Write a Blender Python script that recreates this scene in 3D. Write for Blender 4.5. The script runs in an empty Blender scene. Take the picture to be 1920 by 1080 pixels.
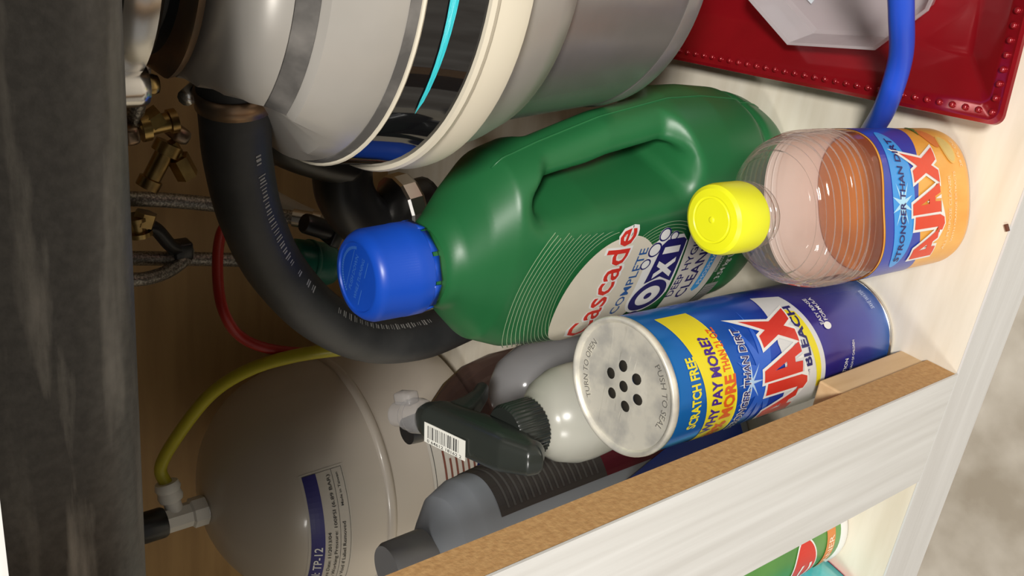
import bpy, bmesh, math, random
import numpy as np
from mathutils import Vector, Matrix
random.seed(7)
sc = bpy.context.scene
COL = sc.collection

# ------------------------------------------------------------------ camera, world, lights, exposure
CAM = np.array([0.23995299, -0.2035109, 0.52259533])
R = np.array([[0.1243161117, -0.9029776775, -0.4113110967],
              [-0.6078111897, -0.396951581, 0.6877463195],
              [-0.7842901644, 0.1645015387, -0.5981874136]])      # columns: image right, image down, forward
F_PX = 1800.0
cd = bpy.data.cameras.new('camera')
cam = bpy.data.objects.new('camera', cd)
COL.objects.link(cam)
cd.sensor_fit = 'HORIZONTAL'; cd.sensor_width = 36; cd.lens = 36 * F_PX / 1920; cd.clip_start = 0.01
rx, dn, fw = Vector(R[:, 0]), Vector(R[:, 1]), Vector(R[:, 2])
mw = Matrix((rx, -dn, -fw)).transposed().to_4x4(); mw.translation = Vector(CAM)
cam.matrix_world = mw
sc.camera = cam

w = bpy.data.worlds.new('kitchen_air'); sc.world = w; w.use_nodes = True
w.node_tree.nodes['Background'].inputs[0].default_value = (1.0, 0.96, 0.90, 1)
w.node_tree.nodes['Background'].inputs[1].default_value = 0.27

def area(name, loc, target, size, power, col):
    l = bpy.data.lights.new(name, 'AREA'); l.shape = 'DISK'; l.size = size; l.energy = power; l.color = col
    o = bpy.data.objects.new(name, l); COL.objects.link(o); o.location = loc
    o.rotation_euler = (Vector(target) - Vector(loc)).to_track_quat('-Z', 'Y').to_euler()
area('ceiling_light', (0.80, -1.05, 1.46), (0.05, 0.12, 0.1), 0.30, 38, (1.0, 0.965, 0.91))
area('ceiling_light', (-0.62, -1.15, 1.44), (0.05, 0.12, 0.1), 0.30, 11, (1.0, 0.97, 0.92))
sc.view_settings.view_transform = 'Standard'; sc.view_settings.look = 'None'
sc.view_settings.gamma = 1; sc.view_settings.use_curve_mapping = False
sc.view_settings.exposure = 0.0

# ------------------------------------------------------------------ helpers
def at(px, py, axis, val):
    """point of the view ray through a photo pixel on the plane axis = val (for measuring positions)"""
    d = R @ np.array([px - 960, py - 540, F_PX]); t = (val - CAM[axis]) / d[axis]
    return CAM + t * d

def lk(nt, a, b): nt.links.new(a, b)

def M(name, col, rough=0.5, metal=0.0, col2=None, scale=30, stretch=(1, 1, 1), bump=0.0, bscale=None, detail=4,
      lo=0.35, hi=0.65, spec=0.5, coat=0.0, sss=0.0, trans=0.0, rough2=None):
    m = bpy.data.materials.new(name); m.use_nodes = True; nt = m.node_tree
    p = nt.nodes['Principled BSDF']
    p.inputs['Base Color'].default_value = (*col, 1); p.inputs['Roughness'].default_value = rough
    p.inputs['Metallic'].default_value = metal; p.inputs['Specular IOR Level'].default_value = spec
    p.inputs['Coat Weight'].default_value = coat; p.inputs['Coat Roughness'].default_value = 0.08
    p.inputs['Transmission Weight'].default_value = trans
    if sss:
        p.inputs['Subsurface Weight'].default_value = sss; p.inputs['Subsurface Radius'].default_value = (0.01, 0.01, 0.01)
    tc = nt.nodes.new('ShaderNodeTexCoord'); mp = nt.nodes.new('ShaderNodeMapping')
    mp.inputs['Scale'].default_value = stretch; lk(nt, tc.outputs['Object'], mp.inputs['Vector'])
    n = nt.nodes.new('ShaderNodeTexNoise'); n.inputs['Scale'].default_value = scale; n.inputs['Detail'].default_value = detail
    lk(nt, mp.outputs[0], n.inputs['Vector'])
    c2 = col2 or tuple(c * 0.93 for c in col)
    r = nt.nodes.new('ShaderNodeValToRGB'); r.color_ramp.elements[0].position = lo; r.color_ramp.elements[1].position = hi
    r.color_ramp.elements[0].color = (*col, 1); r.color_ramp.elements[1].color = (*c2, 1)
    lk(nt, n.outputs[0], r.inputs[0]); lk(nt, r.outputs[0], p.inputs['Base Color'])
    if rough2 is not None:
        mr = nt.nodes.new('ShaderNodeMapRange'); mr.inputs['To Min'].default_value = rough; mr.inputs['To Max'].default_value = rough2
        lk(nt, n.outputs[0], mr.inputs['Value']); lk(nt, mr.outputs[0], p.inputs['Roughness'])
    if bump:
        n2 = nt.nodes.new('ShaderNodeTexNoise'); n2.inputs['Scale'].default_value = bscale or scale * 3; n2.inputs['Detail'].default_value = 3
        lk(nt, mp.outputs[0], n2.inputs['Vector'])
        b = nt.nodes.new('ShaderNodeBump'); b.inputs['Strength'].default_value = bump; b.inputs['Distance'].default_value = 0.001
        lk(nt, n2.outputs[0], b.inputs['Height']); lk(nt, b.outputs[0], p.inputs['Normal'])
    return m

def CLEAR(name, tint, milk=0.0, milk_col=(0.9, 0.9, 0.9), rough=0.06, ior=1.45, bump=0.0, bscale=60):
    """thin clear or milky plastic: tinted see-through, fresnel gloss, some scattering"""
    m = bpy.data.materials.new(name); m.use_nodes = True; nt = m.node_tree
    nt.nodes.remove(nt.nodes['Principled BSDF']); out = nt.nodes['Material Output']
    t = nt.nodes.new('ShaderNodeBsdfTransparent'); t.inputs[0].default_value = (*tint, 1)
    g = nt.nodes.new('ShaderNodeBsdfGlossy'); g.inputs['Roughness'].default_value = rough
    d = nt.nodes.new('ShaderNodeBsdfDiffuse'); d.inputs[0].default_value = (*milk_col, 1)
    tr = nt.nodes.new('ShaderNodeBsdfTranslucent'); tr.inputs[0].default_value = (*milk_col, 1)
    dm = nt.nodes.new('ShaderNodeMixShader'); dm.inputs[0].default_value = 0.45
    lk(nt, d.outputs[0], dm.inputs[1]); lk(nt, tr.outputs[0], dm.inputs[2])
    a = nt.nodes.new('ShaderNodeMixShader'); a.inputs[0].default_value = milk
    lk(nt, t.outputs[0], a.inputs[1]); lk(nt, dm.outputs[0], a.inputs[2])
    f = nt.nodes.new('ShaderNodeFresnel'); f.inputs[0].default_value = ior
    ge = nt.nodes.new('ShaderNodeNewGeometry'); im = nt.nodes.new('ShaderNodeMapRange')      # a thin sheet reflects alike from both sides
    im.inputs['To Min'].default_value = ior; im.inputs['To Max'].default_value = 1 / ior
    lk(nt, ge.outputs['Backfacing'], im.inputs['Value']); lk(nt, im.outputs[0], f.inputs[0])
    b = nt.nodes.new('ShaderNodeMixShader')
    lk(nt, f.outputs[0], b.inputs[0]); lk(nt, a.outputs[0], b.inputs[1]); lk(nt, g.outputs[0], b.inputs[2])
    lk(nt, b.outputs[0], out.inputs[0])
    if bump:
        tc = nt.nodes.new('ShaderNodeTexCoord'); n = nt.nodes.new('ShaderNodeTexNoise'); n.inputs['Scale'].default_value = bscale
        lk(nt, tc.outputs['Object'], n.inputs['Vector'])
        bp = nt.nodes.new('ShaderNodeBump'); bp.inputs['Strength'].default_value = bump; bp.inputs['Distance'].default_value = 0.002
        lk(nt, n.outputs[0], bp.inputs['Height'])
        for nd in (g, d): lk(nt, bp.outputs[0], nd.inputs['Normal'])
        lk(nt, bp.outputs[0], f.inputs['Normal'])
    return m

def tag(o, label=None, cat=None, group=None, kind=None):
    if label: o['label'] = label
    if cat: o['category'] = cat
    if group: o['group'] = group
    if kind: o['kind'] = kind
    return o

def thing(name, label, cat, loc=(0, 0, 0), rotz=0.0, group=None):
    o = bpy.data.objects.new(name, None); COL.objects.link(o); o.empty_display_size = 0.02
    o.location = loc; o.rotation_euler = (0, 0, rotz)
    return tag(o, label, cat, group)

def obj(name, vf, mat, parent=None, smooth=True, loc=None, auto=None):
    v, f = vf
    me = bpy.data.meshes.new(name); me.from_pydata([tuple(map(float, p)) for p in v], [], [tuple(map(int, q)) for q in f]); me.update()
    me.materials.append(mat)
    bm = bmesh.new(); bm.from_mesh(me); bmesh.ops.recalc_face_normals(bm, faces=bm.faces)
    if smooth:
        for fc in bm.faces: fc.smooth = True
        if auto:
            for e in bm.edges:
                if len(e.link_faces) == 2 and e.calc_face_angle(0) > math.radians(auto): e.smooth = False
    bm.to_mesh(me); bm.free()
    o = bpy.data.objects.new(name, me); COL.objects.link(o)
    if parent: o.parent = parent
    if loc is not None: o.location = loc
    return o

def join(*vfs):
    V, Fc = [], []
    for v, f in vfs:
        k = len(V); V += [tuple(p) for p in v]; Fc += [tuple(i + k for i in q) for q in f]
    return V, Fc

def xf(vf, fn): return [fn(*p) for p in vf[0]], vf[1]

def box(lo, hi, bev=0.0, seg=2):
    bm = bmesh.new(); bmesh.ops.create_cube(bm, size=1)
    for v in bm.verts:
        v.co = Vector([lo[i] + (v.co[i] + 0.5) * (hi[i] - lo[i]) for i in range(3)])
    if bev: bmesh.ops.bevel(bm, geom=bm.edges[:], offset=bev, segments=seg, profile=0.5, affect='EDGES')
    bm.verts.index_update()
    r = ([tuple(v.co) for v in bm.verts], [tuple(v.index for v in f.verts) for f in bm.faces]); bm.free()
    return r

def loft(rings, cap0=True, cap1=True):
    n = len(rings[0]); V = [tuple(p) for r in rings for p in r]; Fc = []
    for i in range(len(rings) - 1):
        for j in range(n):
            k = (j + 1) % n
            Fc.append((i * n + j, i * n + k, (i + 1) * n + k, (i + 1) * n + j))
    if cap0: Fc.append(tuple(range(n - 1, -1, -1)))
    if cap1: Fc.append(tuple((len(rings) - 1) * n + j for j in range(n)))
    return V, Fc

def lathe(prof, n=48, c=(0, 0), cap0=True, cap1=True):
    return loft([[(c[0] + r * math.cos(2 * math.pi * j / n), c[1] + r * math.sin(2 * math.pi * j / n), z) for j in range(n)] for r, z in prof], cap0, cap1)

def sering(cx, cy, z, a, b, n=2.5, N=64):
    out = []
    for j in range(N):
        t = 2 * math.pi * j / N; ct, st = math.cos(t), math.sin(t)
        out.append((cx + a * math.copysign(abs(ct) ** (2 / n), ct), cy + b * math.copysign(abs(st) ** (2 / n), st), z))
    return out

def frame(o, zdir, xhint=(1, 0, 0)):
    """maps local (x,y,z) so that z runs along zdir from o"""
    z = Vector(zdir).normalized(); x = Vector(xhint); x = (x - z * x.dot(z)).normalized(); y = z.cross(x); o = Vector(o)
    return lambda a, b, c: tuple(o + x * a + y * b + z * c)

def spline(pts, per=8):
    P = [np.array(p, float) for p in pts]; P = [2 * P[0] - P[1]] + P + [2 * P[-1] - P[-2]]; out = []
    for i in range(1, len(P) - 2):
        p0, p1, p2, p3 = P[i - 1:i + 3]
        for k in range(per):
            t = k / per
            out.append(0.5 * (2 * p1 + (p2 - p0) * t + (2 * p0 - 5 * p1 + 4 * p2 - p3) * t * t + (3 * p1 - p0 - 3 * p2 + p3) * t ** 3))
    out.append(P[-2]); return out

def frames(path):
    T = []
    for i in range(len(path)):
        d = path[min(i + 1, len(path) - 1)] - path[max(i - 1, 0)]; T.append(d / np.linalg.norm(d))
    u = np.cross(T[0], [0, 0, 1.0]) if abs(T[0][2]) < 0.9 else np.cross(T[0], [1.0, 0, 0]); u /= np.linalg.norm(u)
    Fm = []
    for t in T:
        u = u - t * (u @ t); u /= np.linalg.norm(u); Fm.append((t, u, np.cross(t, u)))
    return Fm

def tube(pts, r, n=16, per=8, smooth=True):
    path = spline(pts, per) if smooth else [np.array(p, float) for p in pts]
    rr = r if callable(r) else (lambda s: r)
    rings = []
    for i, (p, (t, u, v)) in enumerate(zip(path, frames(path))):
        q = rr(i / (len(path) - 1))
        rings.append([tuple(p + q * (math.cos(2 * math.pi * j / n) * u + math.sin(2 * math.pi * j / n) * v)) for j in range(n)])
    return loft(rings)

def surface_nets(Fn, lo, hi, h):
    lo = np.array(lo, float); n = np.ceil((np.array(hi) - lo) / h).astype(int) + 1
    g = [lo[i] + h * np.arange(n[i]) for i in range(3)]
    X, Y, Z = np.meshgrid(*g, indexing='ij'); D = Fn(X, Y, Z)
    cn = n - 1; acc = np.zeros((cn.prod(), 3)); cnt = np.zeros(cn.prod()); quads = []
    for ax in range(3):
        sl0 = [slice(None)] * 3; sl1 = [slice(None)] * 3; sl0[ax] = slice(0, -1); sl1[ax] = slice(1, None)
        A, B = D[tuple(sl0)], D[tuple(sl1)]
        I = np.argwhere((A < 0) != (B < 0))
        a = A[tuple(I.T)]; b = B[tuple(I.T)]; t = a / (a - b)
        P = I.astype(float); P[:, ax] += t
        o1, o2 = [(1, 2), (2, 0), (0, 1)][ax]
        cells = []
        for d1, d2 in ((-1, -1), (0, -1), (0, 0), (-1, 0)):
            C = I.copy(); C[:, o1] += d1; C[:, o2] += d2
            ok = ((C >= 0) & (C < cn)).all(1)
            cid = (C[:, 0] * cn[1] + C[:, 1]) * cn[2] + C[:, 2]
            np.add.at(acc, cid[ok], P[ok]); np.add.at(cnt, cid[ok], 1); cells.append(np.where(ok, cid, -1))
        q = np.stack(cells, 1); good = (q >= 0).all(1); q = q[good]; flip = (a >= 0)[good]
        q[flip] = q[flip][:, ::-1]; quads.append(q)
    Q = np.concatenate(quads); used = np.where(cnt > 0)[0]; mp = -np.ones(len(cnt), int); mp[used] = np.arange(len(used))
    V = lo + h * acc[used] / cnt[used][:, None]
    return V.tolist(), mp[Q].tolist()

def smax(a, b, k): return np.maximum(a, b) + np.maximum(k - np.abs(a - b), 0) ** 2 / (4 * k)
def smin(a, b, k): return -smax(-a, -b, k)

# ---- flat print: text and drawn shapes become thin meshes laid on a surface
def curve_mesh(cu, maxlen):
    o = bpy.data.objects.new('tmp', cu); COL.objects.link(o)
    dg = bpy.context.evaluated_depsgraph_get(); me = bpy.data.meshes.new_from_object(o.evaluated_get(dg))
    bm = bmesh.new(); bm.from_mesh(me); bmesh.ops.triangulate(bm, faces=bm.faces)
    for _ in range(6):
        ed = [e for e in bm.edges if e.calc_length() > maxlen]
        if not ed: break
        bmesh.ops.subdivide_edges(bm, edges=ed, cuts=1); bmesh.ops.triangulate(bm, faces=bm.faces)
    bm.verts.index_update()
    r = ([(v.co.x, v.co.y) for v in bm.verts], [tuple(v.index for v in f.verts) for f in bm.faces])
    bm.free(); bpy.data.objects.remove(o); bpy.data.meshes.remove(me)
    return r

def text2d(s, x0, x1, y0, h, bold=0.0, shear=0.0, arc=0.0, maxlen=0.004):
    """text filling x0..x1 with cap height h, base line y0 (bowed by arc)"""
    cu = bpy.data.curves.new('t', 'FONT'); cu.body = s; cu.size = 1; cu.resolution_u = 2; cu.offset = bold; cu.shear = shear
    v, f = curve_mesh(cu, 10)
    if not v: return [], []
    ax, bx = min(p[0] for p in v), max(p[0] for p in v); sx = (x1 - x0) / (bx - ax)
    out = curve_mesh_sub(([(x0 + (p[0] - ax) * sx, p[1] * h / 0.73) for p in v], f), maxlen)
    xm, hw = (x0 + x1) / 2, (x1 - x0) / 2
    return [(p[0], y0 + p[1] + arc * (1 - ((p[0] - xm) / hw) ** 2)) for p in out[0]], out[1]

def curve_mesh_sub(vf, maxlen):
    bm = bmesh.new(); vs = [bm.verts.new((p[0], p[1], 0)) for p in vf[0]]
    for f in vf[1]:
        try: bm.faces.new([vs[i] for i in f])
        except ValueError: pass
    for _ in range(6):
        ed = [e for e in bm.edges if e.calc_length() > maxlen]
        if not ed: break
        bmesh.ops.subdivide_edges(bm, edges=ed, cuts=1); bmesh.ops.triangulate(bm, faces=bm.faces)
    bm.verts.index_update()
    r = ([(v.co.x, v.co.y) for v in bm.verts], [tuple(v.index for v in f.verts) for f in bm.faces]); bm.free()
    return r

def poly2d(polys, off=0.0, maxlen=0.004):
    cu = bpy.data.curves.new('p', 'CURVE'); cu.dimensions = '2D'; cu.fill_mode = 'BOTH'; cu.offset = off
    for pl in polys:
        s = cu.splines.new('POLY'); s.points.add(len(pl) - 1); s.use_cyclic_u = True
        for q, p in zip(s.points, pl): q.co = (p[0], p[1], 0, 1)
    return curve_mesh(cu, maxlen)

def rect2d(x0, x1, y0, y1, maxlen=0.004):
    nx = max(1, math.ceil((x1 - x0) / maxlen)); ny = max(1, math.ceil((y1 - y0) / maxlen))
    V = [(x0 + (x1 - x0) * i / nx, y0 + (y1 - y0) * j / ny) for j in range(ny + 1) for i in range(nx + 1)]
    return V, [(j * (nx + 1) + i, j * (nx + 1) + i + 1, (j + 1) * (nx + 1) + i + 1, (j + 1) * (nx + 1) + i) for j in range(ny) for i in range(nx)]

def ell(cx, cy, a, b, n=40, rot=0.0):
    return [(cx + a * math.cos(t) * math.cos(rot) - b * math.sin(t) * math.sin(rot), cy + a * math.cos(t) * math.sin(rot) + b * math.sin(t) * math.cos(rot)) for t in np.linspace(0, 2 * math.pi, n, endpoint=False)]

def put(name, vf2, surf, lift, mat, parent):
    """lay a flat shape on surf(u, v, lift)"""
    return obj(name, ([surf(p[0], p[1], lift) for p in vf2[0]], vf2[1]), mat, parent, smooth=False)

# slanted, spiky block letters of the cleanser logo, unit height
GA = [[(0.02, 0), (0.0, 1.0), (0.34, 1.0), (0.92, 0.02), (0.62, 0.0), (0.52, 0.2), (0.36, 0.2), (0.35, 0.0)], [(0.30, 0.42), (0.45, 0.42), (0.28, 0.74)]]
GJ = [[(0.12, 1.0), (0.5, 1.0), (0.5, 0.02), (0.40, -0.16), (0.2, -0.2), (0.0, -0.12), (0.02, 0.08), (0.12, 0.06)]]
GX = [[(0.0, 0.0), (0.33, 0.5), (0.06, 1.0), (0.42, 1.0), (0.55, 0.78), (0.98, 1.3), (0.78, 0.55), (1.12, -0.02), (0.72, 0.0), (0.55, 0.24), (0.38, 0.0)]]
def logo(x0, width, y0, h, off=0.0, slope=0.0):
    out = []; x = 0.0; polys = []
    for g, adv, s in ((GA, 0.86, 0.86), (GJ, 0.56, 1.0), (GA, 0.92, 1.1), (GX, 1.1, 1.0)):
        for pl in g: polys.append([(x + p[0], p[1] * s) for p in pl])
        x += adv
    k = width / x
    return poly2d([[(x0 + p[0] * k, y0 + p[1] * h + slope * p[0] * k) for p in pl] for pl in polys], off)

# ------------------------------------------------------------------ materials
M_WASH_V = M('whitewashed_laminate_upright', (0.68, 0.675, 0.655), 0.42, col2=(0.59, 0.58, 0.555), scale=14, stretch=(9, 9, 0.4), bump=0.15, bscale=30, detail=6)
M_WASH_H = M('whitewashed_laminate_level', (0.69, 0.685, 0.67), 0.42, col2=(0.60, 0.59, 0.57), scale=9, stretch=(0.55, 9, 9), bump=0.15, bscale=30, detail=6)
M_MDF = M('fibreboard_core', (0.44, 0.245, 0.095), 0.8, col2=(0.53, 0.315, 0.13), scale=330, bump=0.35, bscale=500)
M_PANEL = M('cream_maple_panel', (0.80, 0.745, 0.63), 0.45, col2=(0.70, 0.635, 0.51), scale=7, stretch=(1.2, 9, 9), bump=0.05, bscale=60)
M_BACK = M('brown_wood_back', (0.47, 0.30, 0.13), 0.6, col2=(0.38, 0.235, 0.10), scale=6, stretch=(1, 6, 9))
M_PINE = M('pine_block', (0.70, 0.50, 0.28), 0.6, col2=(0.62, 0.42, 0.22), scale=14, stretch=(9, 9, 1))
M_TILE = M('travertine_tile', (0.34, 0.295, 0.235), 0.35, col2=(0.60, 0.555, 0.485), scale=16, detail=12, lo=0.35, hi=0.68, bump=0.1, bscale=40)
M_STEEL = M('bright_steel', (0.75, 0.73, 0.70), 0.22, 1.0, scale=40)
M_BRASS = M('brass', (0.46, 0.32, 0.12), 0.3, 1.0, col2=(0.26, 0.17, 0.07), scale=60)
M_DKMETAL = M('tarnished_metal', (0.22, 0.18, 0.14), 0.35, 0.9, col2=(0.35, 0.22, 0.13), scale=50)
M_RUBBER = M('black_rubber', (0.020, 0.021, 0.022), 0.5, col2=(0.04, 0.04, 0.04), scale=25, bump=0.1, bscale=200)
M_BLKPLASTIC = M('black_plastic', (0.015, 0.015, 0.016), 0.32, scale=20)
M_WHITE = M('white_plastic', (0.78, 0.76, 0.72), 0.4, scale=20)
M_PRINT_W = M('white_print', (0.85, 0.84, 0.80), 0.5)
M_PRINT_K = M('dark_print', (0.03, 0.03, 0.03), 0.5)
M_PRINT_NAVY = M('navy_print', (0.015, 0.012, 0.13), 0.45)
M_PRINT_RED = M('red_print', (0.68, 0.035, 0.02), 0.4)
M_PRINT_YEL = M('yellow_print', (0.85, 0.72, 0.02), 0.4)
M_PRINT_CYAN = M('light_blue_print', (0.05, 0.36, 0.80), 0.4)

# ------------------------------------------------------------------ the setting
FLOOR_Z = -0.15
o = obj('floor', box((-2.5, -3.0, FLOOR_Z - 0.02), (2.5, 0.7, FLOOR_Z)), M_TILE, smooth=False)
tag(o, 'beige mottled stone-look floor tile in front of the cabinet', 'floor', kind='structure')

cab = thing('sink_cabinet', 'whitewashed sink base cabinet with brown fibreboard edges and cream inside', 'cabinet')
XL, XR, YB, ZT = -0.62, 0.60, 0.62, 0.66
def part(name, vf, mat, parent=cab, smooth=False): return obj(name, vf, mat, parent, smooth)
part('bottom_panel', box((XL, 0.0013, -0.018), (XR, YB, 0.0)), M_PANEL)
part('back_panel', box((XL, YB, -0.018), (XR, YB + 0.012, ZT)), M_BACK)
part('side_panel', box((XL - 0.016, 0.0195, -0.05), (XL, YB, ZT)), M_PANEL)
part('side_panel', box((XR, 0.0195, -0.05), (XR + 0.016, YB, ZT)), M_PANEL)
part('toe_kick', box((XL, 0.075, FLOOR_Z), (XR, 0.09, -0.018)), M_WASH_H)
st = part('center_stile', box((-0.074, 0.0012, 0.0005), (0.0, 0.0195, 0.4905)), M_MDF)
st['label'] = 'brown fibreboard edge of the upright divider'
v = part('stile_face', box((-0.0745, 0.0, 0.0005), (0.0004, 0.0012, 0.4905)), M_WASH_V, st)
v['label'] = 'whitewashed wood grain front face'
rl = part('bottom_rail', join(box((XL, 0.0, -0.05), (XR, 0.0195, -0.0181)), box((XL, 0.0, -0.0181), (XR, 0.0012, 0.0))), M_WASH_H)
part('top_rail', box((XL, 0.0, 0.491), (XR, 0.0195, ZT)), M_WASH_H)
part('outer_stile', box((XL - 0.016, 0.0, 0.0005), (XL + 0.045, 0.0195, 0.4905)), M_WASH_V)
part('outer_stile', box((XR - 0.045, 0.0, 0.0005), (XR + 0.016, 0.0195, 0.4905)), M_WASH_V)
bl = part('corner_block', box((-0.045, 0.0195, 0.0), (-0.002, 0.0365, 0.083), 0.001), M_PINE)
bl['label'] = 'bare pine corner block'

# unseen worktop added to shade the cabinet, cut out for the sink
c0, c1 = ZT + 0.001, ZT + 0.032
ct = obj('unseen_countertop', join(box((XL - .03, -.035, c0), (XR + .03, .075, c1)), box((XL - .03, .52, c0), (XR + .03, YB + .012, c1)),
         box((XL - .03, .075, c0), (-.33, .52, c1)), box((.48, .075, c0), (XR + .03, .52, c1))), M('pale_worktop', (0.5, 0.47, 0.43), 0.3), smooth=False)
tag(ct, 'unseen pale stone worktop added above the cabinet to shade it', 'worktop', kind='structure')

# ------------------------------------------------------------------ sink (dark composite bowl seen from below)
def sinkmat():
    m = M('dark_composite', (0.040, 0.037, 0.034), 0.5, col2=(0.062, 0.058, 0.053), scale=300, bump=0.15, bscale=400)
    nt = m.node_tree; p = nt.nodes['Principled BSDF']
    tc = nt.nodes.new('ShaderNodeTexCoord'); mp = nt.nodes.new('ShaderNodeMapping'); mp.inputs['Scale'].default_value = (9, 30, 60)
    lk(nt, tc.outputs['Object'], mp.inputs['Vector'])
    n = nt.nodes.new('ShaderNodeTexNoise'); n.inputs['Scale'].default_value = 1.6; n.inputs['Detail'].default_value = 7
    lk(nt, mp.outputs[0], n.inputs['Vector'])
    r = nt.nodes.new('ShaderNodeValToRGB'); r.color_ramp.elements[0].position = 0.50; r.color_ramp.elements[1].position = 0.66
    r.color_ramp.elements[0].color = (0, 0, 0, 1); r.color_ramp.elements[1].color = (0.9, 0.9, 0.9, 1); lk(nt, n.outputs[0], r.inputs[0])
    sp3 = nt.nodes.new('ShaderNodeSeparateXYZ'); lk(nt, tc.outputs['Object'], sp3.inputs[0])
    zr = nt.nodes.new('ShaderNodeValToRGB'); mz = nt.nodes.new('ShaderNodeMapRange'); mz.inputs['From Max'].default_value = .08
    lk(nt, sp3.outputs['Z'], mz.inputs['Value']); lk(nt, mz.outputs[0], zr.inputs[0])
    ez = zr.color_ramp.elements; ez[0].position = .06; ez[0].color = (.25, .25, .25, 1); ez[1].position = .62; ez[1].color = (.18, .18, .18, 1)
    for ps, vl in ((.22, .45), (.30, 1.0), (.38, .9), (.46, .3)): k = ez.new(ps); k.color = (vl, vl, vl, 1)
    ml = nt.nodes.new('ShaderNodeMath'); ml.operation = 'MULTIPLY'; lk(nt, r.outputs[0], ml.inputs[0]); lk(nt, zr.outputs[0], ml.inputs[1])
    old = p.inputs['Base Color'].links[0].from_socket
    mx = nt.nodes.new('ShaderNodeMix'); mx.data_type = 'RGBA'
    lk(nt, ml.outputs[0], mx.inputs[0]); lk(nt, old, mx.inputs[6]); mx.inputs[7].default_value = (0.30, 0.28, 0.25, 1)
    lk(nt, mx.outputs[2], p.inputs['Base Color'])
    return m
def rr(x0, x1, y0, y1, rad, z, k=8):
    out = []
    for cx, cy, a0 in ((x1 - rad, y1 - rad, 0), (x0 + rad, y1 - rad, 90), (x0 + rad, y0 + rad, 180), (x1 - rad, y0 + rad, 270)):
        for i in range(k + 1):
            a = math.radians(a0 + 90 * i / k); out.append((cx + rad * math.cos(a), cy + rad * math.sin(a), z))
    return out
SX0, SX1, SY0, SY1, SZ = -0.31, 0.46, 0.047, 0.50, 0.4385
rings = []
for i in range(9):
    a = math.pi / 2 * i / 8; q = 0.022 * (1 - math.sin(a)); z = SZ + 0.022 * (1 - math.cos(a))
    rings.append(rr(SX0 + q, SX1 - q, SY0 + q, SY1 - q, 0.03, z))
rings += [rr(SX0 - .003, SX1 + .003, SY0 - .004, SY1 + .003, .033, 0.58), rr(SX0 - .006, SX1 + .006, SY0 - .008, SY1 + .006, .036, 0.659)]
sink = thing('sink', 'dark composite sink bowl with pale scuffs hanging above everything', 'sink', (0.1, 0.27, SZ))
obj('bowl', xf(loft(rings), lambda x, y, z: (x - .1, y - .27, z - SZ)), sinkmat(), sink)

# ------------------------------------------------------------------ garbage disposal
DX, DY = 0.200, 0.210
M_PEARL = M('pearl_grey_plastic', (0.43, 0.405, 0.37), 0.33, 0.25, col2=(0.36, 0.34, 0.31), scale=14)
M_LOWER = M('grey_enamel', (0.26, 0.24, 0.23), 0.26, 0.5, col2=(0.22, 0.205, 0.195), scale=25)
M_GAP = M('dusty_dark_rubber', (0.07, 0.065, 0.06), 0.8, col2=(0.20, 0.185, 0.17), scale=45, lo=.45, hi=.8)
M_GLOSSBLK = M('gloss_black_band', (0.006, 0.006, 0.007), 0.04, spec=0.7, scale=10)
M_CREAM = M('cream_ring_plastic', (0.66, 0.60, 0.48), 0.4, scale=10)
M_TEAL = M('teal_stripe_print', (0.04, 0.55, 0.62), 0.3, scale=10)
gd = thing('garbage_disposal', 'large grey garbage disposal with glossy black band hanging under the sink', 'disposal', (DX, DY, 0.136))
zo = 0.136
def pad(z): return float(np.interp(z, [.318, .335, .352, .370, .39], [-.120, -.088, -.067, -.061, -.061]))      # flat outlet pad on the left side
def dl(name, prof, mat, parent=gd, n=96): return obj(name, xf(lathe(prof, n), lambda x, y, z: (max(x, pad(z)), y, z - zo)), mat, parent, auto=35)
dl('lower_housing', [(0.0, .136), (.078, .136), (.084, .138), (.087, .143), (.089, .155), (.0935, .215), (.0955, .236), (.0, .238)], M_LOWER)
dl('lower_collar', [(.08, .230), (.0965, .2315), (.0995, .234), (.1035, .245), (.1065, .262), (.1075, .270), (.08, .271)], M_PEARL)
dl('bottom_rim', [(.085, .1365), (.0885, .140), (.0895, .146), (.0885, .150), (.085, .150)], M_LOWER)
dl('trim_ring', [(.09, .268), (.1105, .268), (.1125, .2695), (.1130, .273), (.1120, .281), (.1105, .287), (.09, .287)], M_CREAM)
dl('trim_bead', [(.1, .2855), (.1122, .2855), (.1130, .2875), (.1122, .2895), (.1, .2895)], M_CREAM)
bb = dl('black_band', [(.09, .287), (.1105, .287), (.1085, .300), (.1070, .316), (.09, .318)], M_GLOSSBLK)
def rband(z): return .1105 + (.107 - .1105) * (z - .287) / (.316 - .287)
def dsurf(u, v, l): r = rband(v) + l; return (r * math.sin(u), -r * math.cos(u), v - zo)
strip = [(-.62, .3055)] + [(a, .3048 - .0038 * (a + .62) / 1.0) for a in np.linspace(-.55, 1.2, 30)] + [(a, .3062 + .0010 * (a + .62) / 1.0) for a in np.linspace(1.2, -.55, 30)]
put('teal_stripe', poly2d([strip], 0, 0.12), dsurf, .0004, M_TEAL, bb)
dl('band_edge', [(.1, .3158), (.1072, .3158), (.1077, .3166), (.1072, .3175), (.1, .3175)], M_CREAM)
dl('dark_edge', [(.09, .317), (.1064, .317), (.1050, .3215), (.09, .322)], M_GAP)
dl('main_housing', [(.08, .320), (.1046, .3208), (.1045, .324), (.1032, .334), (.0985, .3505), (.09, .354)], M_PEARL)
dl('dark_seal', [(.08, .352), (.0945, .3525), (.0918, .357), (.0885, .361), (.08, .362)], M_GAP)
dl('upper_housing', [(.07, .359), (.090, .3605), (.0885, .366), (.083, .373), (.074, .3785), (.066, .381), (.05, .382)], M_PEARL)
dl('neck', [(.05, .380), (.062, .381), (.060, .386), (.052, .390), (.050, .436), (.0, .436)], M_BLKPLASTIC)
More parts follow.
